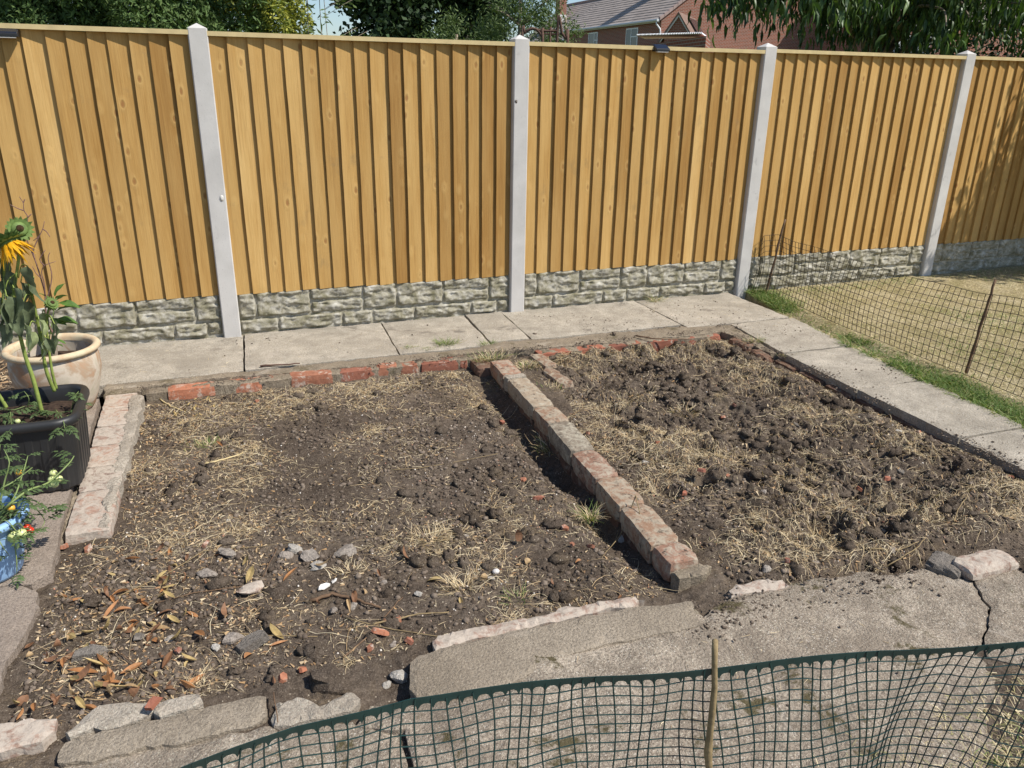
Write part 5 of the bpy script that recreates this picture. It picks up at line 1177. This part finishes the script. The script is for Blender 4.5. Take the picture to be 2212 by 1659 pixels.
# ================================================================== BEYOND THE FENCE
def leafcloud(name, C, L, W_, mat, parent, droop=0.0, up=None, two=True):
    "C: leaf centres; each leaf a folded two-quad blade"
    n = len(C); a = RNG.random(n)*6.283; e = (RNG.random(n)-.5)*2.2 if up is None else up+RNG.normal(0, .35, n); e = e-droop
    d = np.stack([np.cos(a)*np.cos(e), np.sin(a)*np.cos(e), np.sin(e)], 1); r = RNG.normal(size=(n, 3)); s = np.cross(d, r); s /= np.linalg.norm(s, axis=1, keepdims=True)+1e-9; nn = np.cross(d, s)
    Ls = (L*(.6+.8*RNG.random(n)))[:, None]; Ws = Ls*(W_/L)
    p0 = C-d*Ls/2; p1 = C+d*Ls/2; m1 = C+s*Ws/2+nn*Ws*.15-d*Ls*.05; m2 = C-s*Ws/2+nn*Ws*.15-d*Ls*.05
    V = np.stack([p0, m1, p1, m2], 1).reshape(-1, 3); i = np.arange(n)[:, None]*4
    return mk(name, V, np.hstack([i, i+1, i+2, i+3]) if not two else np.vstack([np.hstack([i, i+1, i+2]), np.hstack([i, i+2, i+3])]), mat, parent)
FM = {
 'conifer': island_mat('conifer_spray', [(.06, .10, .035), (.09, .15, .045), (.13, .20, .06), (.08, .11, .035)], .7, .15),
 'gold': island_mat('golden_conifer_spray', [(.10, .14, .03), (.24, .27, .05), (.42, .40, .07), (.15, .20, .045)], .7, .2),
 'dark': island_mat('dark_broadleaf', [(.018, .035, .014), (.03, .055, .02), (.05, .085, .03)], .6, .1),
 'willow': island_mat('grey_green_willow_leaf', [(.06, .10, .03), (.11, .16, .05), (.17, .22, .09)], .6, .2),
 'cherry': island_mat('lance_cherry_leaf', [(.022, .05, .014), (.038, .08, .02), (.06, .12, .028), (.12, .19, .04), (.03, .06, .018)], .45, .22, .45),
}
def trunk(parent, base, top, r, lean=(0, 0), limbs=6, spread=1.0, mat=M['bark']):
    b = Vector(base); t_ = Vector(top); P = [b.lerp(t_, i/6)+Vector((lean[0]*math.sin(i), lean[1]*math.cos(i), 0))*.05 for i in range(7)]
    mb = MB(); mb.tube(P, [r*(1.15-.7*i/6) for i in range(7)], 9)
    for k in range(limbs):
        s_ = P[random.randint(2, 5)]; a = k*2.4; e = s_+Vector((math.cos(a)*spread, math.sin(a)*spread, random.uniform(.3, .9)*spread)); mb.tube([s_, s_.lerp(e, .5)+Vector((0, 0, .08*spread)), e], [r*.4, r*.25, r*.08], 6)
    return mb.build('trunk', mat, parent, True)
def crown_pts(n, c, rad, shell=.55, clump=.18, nc=60):
    "points gathered in clumps through an ellipsoid"
    c = np.array(c); rad = np.array(rad); d = RNG.normal(size=(nc, 3)); d /= np.linalg.norm(d, axis=1, keepdims=True); rr = shell+(1-shell)*RNG.random((nc, 1)); K = c+d*rr*rad
    k = RNG.integers(0, nc, n); o = RNG.normal(size=(n, 3))*clump*rad.mean(); return K[k]+o
def tree(name, label, base, top, c, rad, n, L, W_, mat, cat='tree', r=.12, clump=.16, nc=60, droop=0, group=None, shell=.5, limbs=6):
    t_ = empty(name, base); tag(t_, label, cat, group); B0 = Vector(base)
    tk = trunk(t_, (0, 0, 0), Vector(top)-B0, r, limbs=limbs, spread=float(np.mean(rad))*.6)
    C = crown_pts(n, np.array(c)-np.array(base), rad, shell, clump, nc); C = C[C[:, 2] > -.1+.0*C[:, 2]]
    leafcloud('crown', C, L, W_, mat, t_, droop); return t_
def at(px, D, z=0):   # a point at picture column px, distance D along the view, at height z
    la = (px-PW/2)/F_PX*D; f = np.array([math.sin(YAW), math.cos(YAW)]); r = np.array([math.cos(YAW), -math.sin(YAW)])
    p = np.array([CX, CY])+f*D+r*la; return (float(p[0]), float(p[1]), z)
# conifer hedge, plants set close: each one a tree
for q, (px, D) in enumerate([(-120, 9.6), (20, 9.6), (150, 9.4), (270, 9.6), (390, 9.5), (500, 9.9)]):
    b = at(px, D, -.1); pts = []
    t_ = empty('hedge_conifer', b); tag(t_, ['dark green conifer of the tall hedge, outside the left picture edge', 'dark green conifer of the tall hedge at the left end of the fence', 'dark green conifer of the hedge left of the first post', 'dark green conifer of the hedge just left of the first post cap', 'dull green conifer of the hedge right above the first post', 'green conifer of the hedge in front of the golden one'][q], 'conifer', 'tall conifer hedge behind the fence')
    trunk(t_, (0, 0, 0), (0, 0, 4.2), .09, limbs=3, spread=.3)
    n = 46000; zz = RNG.random(n)*3.6+1.0; th = RNG.random(n)*6.283; lob = 1+.16*np.sin(th*5+zz*3+q)+.12*np.sin(zz*7+q*2+th*2); rr = (.66*np.clip((5.2-zz)/2.2, .2, 1))*lob*(.72+.30*RNG.random(n)**.5)
    C = np.stack([rr*np.cos(th), rr*np.sin(th), zz], 1); leafcloud('crown', C, .07, .022, FM['conifer'], t_, up=.6)
b = at(585, 10.2, -.1); t_ = empty('golden_conifer', b); tag(t_, 'yellow-tipped golden conifer at the right end of the tall hedge', 'conifer'); trunk(t_, (0, 0, 0), (0, 0, 4.0), .09, limbs=3, spread=.3)
n = 46000; zz = RNG.random(n)*3.6+1.0; th = RNG.random(n)*6.283; lob = 1+.15*np.sin(th*6+zz*4)+.1*np.sin(zz*9); rr = .56*np.clip((5.0-zz)/2.0, .25, 1)*lob*(.72+.30*RNG.random(n)**.5)
leafcloud('crown', np.stack([rr*np.cos(th), rr*np.sin(th), zz], 1), .065, .022, FM['gold'], t_, up=.3)
# thin shoots in the sky gap
for q, (px, hh) in enumerate([(683, 2.62), (712, 2.72), (728, 2.35)]):
    b = at(px, 7.6, 0); t_ = empty('leafy_shoot', b); tag(t_, ['thin leafy shoot against the sky, the left one of three', 'tallest leafy shoot against the sky, in the middle of three', 'low bushy shoot against the sky, the right one of three'][q], 'shoot', 'leafy shoots in the sky gap')
    mb = MB(); e = (.05-.04*q+.02, 0, hh); mb.tube(bez([(0, 0, 0), (.02, 0, hh*.5), e], 6), .003, 5)
    C = []
    for k in range(60):
        f = random.uniform(.35, 1); C.append((e[0]*f+random.gauss(0, .045), random.gauss(0, .05), hh*f))
    if q == 2:
        for k in range(9):
            a = random.uniform(-.2, 1); z_ = random.uniform(1.6, 2.1); l = random.uniform(.2, .4); mb.tube([(0, 0, z_), (l*.5, 0, z_+l*.3), (l, .05, z_+l*.55)], .0018, 4); C += [(l*g_, .05*g_+random.gauss(0, .02), z_+l*.55*g_+random.gauss(0, .02)) for g_ in np.linspace(.3, 1, 9)]
    mb.build('stem', M['bark'], t_, True); leafcloud('leaves', np.array(C), .085, .024, FM['willow'], t_, up=.2)
# trees
tree('dark_round_tree', 'large dark round-crowned tree right of the sky gap', at(862, 24), at(862, 24, 4.6), at(862, 24, 4.6), (1.55, 1.5, 3.0), 26000, .17, .11, FM['dark'], r=.25, clump=.11, nc=130, shell=.35)
tree('dark_round_tree', 'dark tree behind the pale willow-like shrub', at(1010, 25), at(1010, 25, 4.6), at(1010, 25, 4.7), (1.35, 1.5, 3.0), 22000, .17, .11, FM['dark'], r=.25, clump=.11, nc=120, shell=.35)
tree('willow_shrub', 'grey-green fine-leaved shrub, the left one above the fence middle', at(985, 13), at(985, 13, 2.2), at(990, 13, 1.6), (.62, .6, 1.05), 9000, .07, .016, FM['willow'], 'shrub', .05, .13, 70)
tree('willow_shrub', 'taller grey-green fine-leaved shrub left of the house roofs', at(1110, 13), at(1110, 13, 2.8), at(1112, 13, 2.0), (.66, .6, 1.35), 13000, .07, .016, FM['willow'], 'shrub', .05, .12, 90)
tree('willow_shrub', 'sparse shrub branches in front of the far roof', at(1205, 13.5), at(1200, 13.5, 2.5), at(1200, 13.5, 2.0), (.42, .4, .62), 1600, .07, .016, FM['willow'], 'shrub', .03, .12, 30)

# rusty arched frame
fr = empty('arched_frame', at(1170, 8.4)); tag(fr, 'rusty brown arched garden frame just above the fence left of the house', 'garden frame')
O = Vector(fr.location); 
def lp_(px, py, D):
    z = None; d = FW+RT*(px-PW/2)/F_PX-UP*(py-PH/2)/F_PX; f = np.array([math.sin(YAW), math.cos(YAW), 0]); t = D/(d@f); return Vector(tuple(CAM+d*t))-O
for nm, pts, r in (('arch', [(1128, 95), (1134, 72), (1148, 62), (1162, 66), (1170, 80), (1172, 95)], .014), ('arch', [(1204, 66), (1214, 72), (1222, 84), (1226, 98)], .014), ('rail', [(1156, 64), (1180, 67), (1205, 66)], .012), ('rail', [(1164, 72), (1190, 74), (1212, 73)], .008), ('post', [(1190, 74), (1188, 98)], .010)):
    P = [lp_(a, b, 8.4) for a, b in pts]; 
    if nm != 'rail': P = P+[Vector((P[-1].x, P[-1].y, -O.z))]; 
    if nm == 'arch': P = [Vector((P[0].x, P[0].y, 0))]+P
    mb = MB(); mb.tube(bez(P, 4), r, 6); mb.build(nm, M['iron'], fr, True)

# houses
def wall_brick_mat():
    t = NT('house_brick', .9, .15); v = t.coord(); br = t.n('ShaderNodeTexBrick'); br.inputs['Scale'].default_value = 1; br.inputs['Brick Width'].default_value = .225; br.inputs['Row Height'].default_value = .075; br.inputs['Mortar Size'].default_value = .008
    br.inputs['Color1'].default_value = (.30, .10, .06, 1); br.inputs['Color2'].default_value = (.22, .085, .055, 1); br.inputs['Mortar'].default_value = (.36, .31, .26, 1)
    cb = t.n('ShaderNodeSeparateXYZ'); t.l(v, cb.inputs[0]); ad = t.n('ShaderNodeMath', operation='ADD'); t.l(cb.outputs[0], ad.inputs[0]); t.l(cb.outputs[1], ad.inputs[1]); cc = t.n('ShaderNodeCombineXYZ'); t.l(ad.outputs[0], cc.inputs[0]); t.l(cb.outputs[2], cc.inputs[1]); t.l(cc.outputs[0], br.inputs['Vector'])
    t.col(br.outputs['Color']); return t.m
HB = wall_brick_mat(); M['tile'] = simple('concrete_roof_tile', (.34, .29, .255), .85, .2, .2, 1.5, .2); M['tiled'] = simple('brown_roof_tile', (.20, .13, .10), .85, .2, .2, 2, .2); M['upvc'] = simple('white_upvc', (.78, .78, .77), .4, .4); M['glass'] = simple('dark_window_glass', (.03, .04, .05), .08, .6)
M['verge'] = simple('verge_tile', (.36, .27, .24), .85, .2, .15, 3); M['gutter'] = simple('pale_gutter', (.62, .62, .60), .5, .3)
def house(label, A, L, W_, eave, pitch, ang, chimney=None, wins=(), tilem='tile', down=True, course=.30):
    "gable house: local x runs into the plan (roof rise), local y along the eaves; A is the near corner of the eaves wall"
    h = empty('brick_house', A, ang); tag(h, label, 'house'); rz = eave+W_/2*math.tan(pitch)
    mb = MB(); v = [(0, 0, 0), (W_, 0, 0), (W_, L, 0), (0, L, 0), (0, 0, eave), (W_, 0, eave), (W_, L, eave), (0, L, eave), (W_/2, 0, rz), (W_/2, L, rz)]; mb.v = v
    mb.f = [(0, 1, 5, 8, 4), (3, 7, 9, 6, 2), (0, 4, 7, 3), (1, 2, 6, 5)]; mb.build('wall', HB, h)
    # tile courses as overlapping strips
    sl_ = W_/2/math.cos(pitch)+.25; nC = int(sl_/course)
    roof = None
    for side in (0, 1):
        for k in range(nC+1):
            s0 = -.25+k*course; s1 = min(s0+course+.03, sl_-.25); th0, th1 = .045, .018
            m_ = MB(); c, s_ = math.cos(pitch), math.sin(pitch)
            def pt(s, t, y):
                x = s*c-t*s_; z = eave+s*s_+t*c; return ((x, y, z) if side == 0 else (W_-x, y, z))
            q = [pt(s0, .01, -.05), pt(s0, th0, -.05), pt(s1, th1, -.05), pt(s1, .0, -.05), pt(s0, .01, L+.05), pt(s0, th0, L+.05), pt(s1, th1, L+.05), pt(s1, .0, L+.05)]
            m_.v = q; m_.f = [(0, 1, 2, 3), (4, 7, 6, 5), (1, 5, 6, 2), (0, 4, 5, 1), (3, 2, 6, 7), (0, 3, 7, 4)]
            o = m_.build('roof_tile_course', M[tilem], h)
    m_ = MB(); m_.tube([(W_/2, -.06, rz+.06), (W_/2, L+.06, rz+.06)], .11, 8); m_.build('ridge', M['verge'], h)
    for e_ in (0,):
        m_ = MB(); nV = int(sl_/.33)
        for k in range(nV):
            s0 = -.2+k*.33; c, s_ = math.cos(pitch), math.sin(pitch); 
            for sd in (0, 1):
                X = [(s0*c, eave+s0*s_+.03), ((s0+.31)*c, eave+(s0+.31)*s_+.03)]
                xs = [x if sd == 0 else W_-x for x, z in X]; zs = [z for x, z in X]; n0 = len(m_.v)
                for y in (-.12, .06):
                    m_.v += [(xs[0], y, zs[0]-.10), (xs[1], y, zs[1]-.10), (xs[1], y, zs[1]+.055), (xs[0], y, zs[0]+.085)]
                m_.f += [(n0, n0+1, n0+2, n0+3), (n0+4, n0+7, n0+6, n0+5), (n0+3, n0+2, n0+6, n0+7), (n0, n0+4, n0+5, n0+1), (n0, n0+3, n0+7, n0+4), (n0+1, n0+5, n0+6, n0+2)]
        m_.build('verge', M['verge'], h)
    m_ = MB(); m_.tube([(-.28, -.08, eave-.17), (-.28, L+.08, eave-.17)], .075, 8); m_.box(-.2, -.17, -.05, L+.05, eave-.28, eave-.10); m_.build('gutter', M['gutter'], h, False)
    if down:
        m_ = MB(); m_.tube([(-.28, .05, eave-.2), (-.28, .05, eave-.36), (-.06, -.02, eave-.62), (-.06, -.06, eave-.8), (-.06, -.06, 0)], .045, 8); m_.build('downpipe', M['upvc'], h, True)
    for (y0, y1, z0, z1, dv) in wins:
        m_ = MB(); f = .06
        m_.box(-.03, .04, y0, y1, z0, z0+f); m_.box(-.03, .04, y0, y1, z1-f, z1); m_.box(-.03, .04, y0, y0+f, z0+f, z1-f); m_.box(-.03, .04, y1-f, y1, z0+f, z1-f)
        ym = y0+(y1-y0)*dv; m_.box(-.03, .04, ym-.03, ym+.03, z0+f, z1-f); m_.box(-.03, .04, y0+f, ym-.03, z1-.5, z1-.45)
        w_ = m_.build('window', M['upvc'], h); g_ = MB(); g_.box(-.012, .01, y0+f, y1-f, z0+f, z1-f); g_.build('pane', M['glass'], w_)
    if chimney:
        x, y = chimney; m_ = MB(); zc = eave+x*math.tan(pitch); m_.box(x-.3, x+.35, y-.45, y+.45, zc-.6, zc+2.4); ch = m_.build('chimney', HB, h); m2 = MB(); m2.box(x-.36, x-.302, y-.5, y+.5, zc-.38, zc+.15); m2.box(x-.3, x+.36, y-.52, y-.452, zc-.3, zc+.5); m2.build('flashing', M['gutter'], ch)
    return h
house('red brick house with pale tiled roof, white gutter and two visible windows', at(1388, 48.0), 12.5, 12.0, 5.15, math.radians(35), .02, (2.4, 4.5), [(2.5, 3.9, 3.35, 4.75, .55), (7.6, 8.9, 3.35, 4.75, .35)])
house('farther brick house whose grey roof shows left of the main roof', at(1240, 66.0), 13, 8.5, 5.1, math.radians(37), .02, (2.2, 9.5), [], down=False)
house('brick house with grey tiled roof half hidden behind the cherry leaves', at(1640, 54.0), 20, 8.5, 5.3, math.radians(33), -math.pi/2+.08, None, [(3, 4.4, 3.3, 4.7, .5)], down=False)
house('brown pantiled house at the top right behind the leaves', at(2330, 26.0), 12, 7, 3.35, math.radians(33), -math.pi/2+.5, None, [], 'tiled', down=False)
# porch with a small gable and solar panel
pA = at(1422, 40); ph = empty('porch', pA, -.75); tag(ph, 'low outbuilding with a little white-edged gable and a dark solar panel', 'outbuilding')
mb = MB(); mb.v = [(-.62, 0, 0), (.62, 0, 0), (.62, 0, 3.75), (0, 0, 4.62), (-.62, 0, 3.75), (-.62, 4, 0), (.62, 4, 0), (.62, 4, 3.75), (0, 4, 4.62), (-.62, 4, 3.75)]; mb.f = [(0, 1, 2, 3, 4), (5, 9, 8, 7, 6), (0, 4, 9, 5), (1, 6, 7, 2)]; mb.build('wall', HB, ph)
mb = MB()
for sg in (-1, 1):
    for (w1, w2, y0, y1) in ((.0, .10, -.12, -.06),):
        mb.v += []; n0 = len(mb.v); a = [(0, 4.56), (sg*.80, 3.44), (sg*.80, 3.56), (0, 4.70)]
        for y in (y0, y1): mb.v += [(x, y, z) for x, z in a]
        mb.f += [(n0, n0+1, n0+2, n0+3), (n0+7, n0+6, n0+5, n0+4), (n0, n0+4, n0+5, n0+1), (n0+3, n0+2, n0+6, n0+7), (n0+1, n0+5, n0+6, n0+2)]
mb.build('bargeboard', M['upvc'], ph)
mb = MB(); mb.v = [(-.92, -.2, 3.45), (0, -.2, 4.76), (0, 4, 4.76), (-.92, 4, 3.45), (.92, -.2, 3.45), (.92, 4, 3.45)]; mb.f = [(0, 1, 2, 3), (1, 4, 5, 2)]; o = mb.build('roof', M['tiled'], ph); sm_ = o.modifiers.new('solid', 'SOLIDIFY'); sm_.thickness = .08
mb = MB(); mb.v = [(.86, 1.3, 3.60), (.86, 3.3, 3.60), (.16, 3.3, 4.60), (.16, 1.3, 4.60)]; mb.f = [(0, 1, 2, 3)]; o = mb.build('solar_panel', M['solar'], ph); sm_ = o.modifiers.new('solid', 'SOLIDIFY'); sm_.thickness = .05; sm_.offset = 1
# corrugated roof edge
cA = Vector(at(1340, 24)); cB = Vector(at(1470, 19)); sh = empty('corrugated_shed', (cA.x, cA.y, 0)); tag(sh, 'shed with a white corrugated plastic roof edge just above the fence below the house', 'shed')
d_ = cB-cA; n = 42; mb = MB(); zz0 = CZ+24*(188-86)/1800; zz1 = CZ+19*(188-80)/1800; back = Vector((.6, .8, 0))*1.8
for i_ in range(n*2+1):
    t = i_/(n*2); p_ = d_*t; z = zz0+(zz1-zz0)*t+(.022 if i_ % 2 else -.022); mb.v += [(p_.x, p_.y, z), (p_.x+back.x, p_.y+back.y, z+.02)]
for i_ in range(n*2): a = i_*2; mb.f.append((a, a+2, a+3, a+1))
o = mb.build('corrugated_roof', M['upvc'], sh); sm_ = o.modifiers.new('solid', 'SOLIDIFY'); sm_.thickness = .012
mb = MB(); nn_ = Vector((-d_.y, d_.x, 0)).normalized(); q0 = nn_*.1; q1 = q0+d_; q2 = q1+back*.9; q3 = q0+back*.9
for z in (0, min(zz0, zz1)-.06): mb.v += [(q.x, q.y, z) for q in (q0, q1, q2, q3)]
mb.f = [(0, 1, 5, 4), (1, 2, 6, 5), (2, 3, 7, 6), (3, 0, 4, 7), (4, 5, 6, 7)]; mb.build('wall', HB, sh)
# white conservatory behind the cherry leaves
cv = empty('conservatory', at(1800, 14), -.25); tag(cv, 'white-framed conservatory glimpsed through the leaves behind the fence', 'conservatory')
mb = MB(); mb.box(0, 1.1, 0, 1.4, 0, .6); mb.build('base_wall', HB, cv); mb = MB()
for k in range(3): mb.box(k*.51, k*.51+.06, 0, .06, .6, 2.30)
mb.box(0, 1.09, -.01, .07, 2.30, 2.36); mb.box(0, 1.09, -.01, .07, 1.9, 1.95); mb.build('frame', M['upvc'], cv); mb = MB(); mb.box(.02, 1.06, .02, .04, .6, 2.30); mb.build('glazing', simple('pale_reflecting_glazing', (.35, .38, .40), .2, .5), cv)

# cherry tree just beyond the fence with hanging lance-shaped leaves
ct = empty('cherry_tree', (5.2, 2.6, -.2)); tag(ct, 'leafy tree with long hanging lance-shaped leaves overhanging the right half of the fence', 'tree')
O = Vector(ct.location); mb = MB(); mb.tube(bez([(0, 0, 0), (.05, 0, .9), (.1, .05, 1.7), (.05, 0, 2.6), (0, 0, 3.6)], 5), [.10-.0028*i for i in range(21)], 9); mb.build('trunk', M['bark'], ct, True)
br = MB(); LC = []
ends = []
for k in range(125):
    f = random.random(); px = 1585+760*random.random()**.95; D = random.uniform(.55, 2.3)
    py = random.uniform(-190, 92); 
    if px < 1690: py = random.uniform(-150, 35)
    P1 = lp_ if False else None
    E = Vector(tuple(GY(px, py, D)))-O
    S0 = Vector((.05, 0, random.uniform(1.6, 3.3))); E.z = min(E.z+.22, 4.2); mid = S0.lerp(E, .5)+Vector((0, 0, .35)); Q = bez([S0, mid, E, E+Vector(((E-mid).x*.25, (E-mid).y*.25, -.16))], 7); br.tube(Q, [.018*(1-.85*i/len(Q))+.002 for i in range(len(Q))], 5)
    for i in range(6, len(Q)):
        for _ in range(random.randint(6, 13)):
            LC.append(tuple(Q[i]+Vector((random.gauss(0, .14), random.gauss(0, .14), random.gauss(-.09, .10)))))
br.build('branches', M['bark'], ct, True)
LC = np.array(LC); LC = LC[(LC[:, 1]+O.y > .16)]; n = len(LC); print('cherry leaves', n)
def hang(name, C, L, W_, mat, parent, el=(-1.45, -.3)):
    n = len(C); a = RNG.random(n)*6.283; e = RNG.random(n)*(el[1]-el[0])+el[0]; Ls = L*(.6+.7*RNG.random(n)); Ws = Ls*W_/L; V = np.empty((n, 4, 3, 3)); p = C.copy()
    hd = np.stack([np.cos(a), np.sin(a), 0*a], 1); sd = np.stack([-np.sin(a), np.cos(a), 0*a], 1); roll = (RNG.random(n)-.5)*1.6
    for i, (t, w_) in enumerate(((0, .12), (.35, 1.0), (.7, .7), (1, .04))):
        ee = e-.5*t; d = hd*np.cos(ee)[:, None]+np.array([0, 0, 1])*np.sin(ee)[:, None]; q = C+d*(Ls*t)[:, None]; nn = np.cross(d, sd); s2 = sd*np.cos(roll)[:, None]+nn*np.sin(roll)[:, None]; n2 = np.cross(d, s2)
        V[:, i, 0] = q-s2*(Ws*w_/2)[:, None]+n2*(Ws*w_*.22)[:, None]; V[:, i, 1] = q; V[:, i, 2] = q+s2*(Ws*w_/2)[:, None]+n2*(Ws*w_*.22)[:, None]
    i = np.arange(n*12).reshape(n, 4, 3); Fq = np.concatenate([np.stack([i[:, :-1, k], i[:, :-1, k+1], i[:, 1:, k+1], i[:, 1:, k]], -1).reshape(-1, 4) for k in (0, 1)]); return mk(name, V.reshape(-1, 3), Fq, mat, parent)
hang('crown', LC, .115, .028, FM['cherry'], ct)
# dark privet behind low down at the right so little is seen through
tree('dark_shrub', 'dark shrub behind the hanging leaves at the right', at(1960, 10), at(1960, 10, 2.0), at(1960, 10, 1.25), (1.3, .6, 1.0), 9000, .06, .03, FM['dark'], 'shrub', .05, .12, 80)
tree('dark_shrub', 'dark shrub behind the fence at the far right', at(2240, 9.5), at(2240, 9.5, 2.0), at(2240, 9.5, 1.3), (1.1, .6, 1.0), 8000, .06, .03, FM['dark'], 'shrub', .05, .12, 80)
tree('low_shrub', 'low green shrub behind the fence under the hanging leaves', at(1560, 10), at(1560, 10, 1.6), at(1570, 10, 1.15), (.9, .5, .82), 7000, .06, .022, FM['cherry'], 'shrub', .04, .12, 70)
# shade tree on the lawn, right of the picture: throws the shade on the last panel
stt = empty('lawn_tree', (6.6, -.75, -.05)); tag(stt, 'leafy garden tree on the lawn just outside the right picture edge', 'tree')
trunk(stt, (0, 0, 0), (0, 0, 2.4), .09, limbs=6, spread=.8)
C = crown_pts(17000, (-.25, .0, 2.0), (1.35, .5, 1.35), .3, .12, 110); hang('crown', C, .13, .034, FM['cherry'], stt)
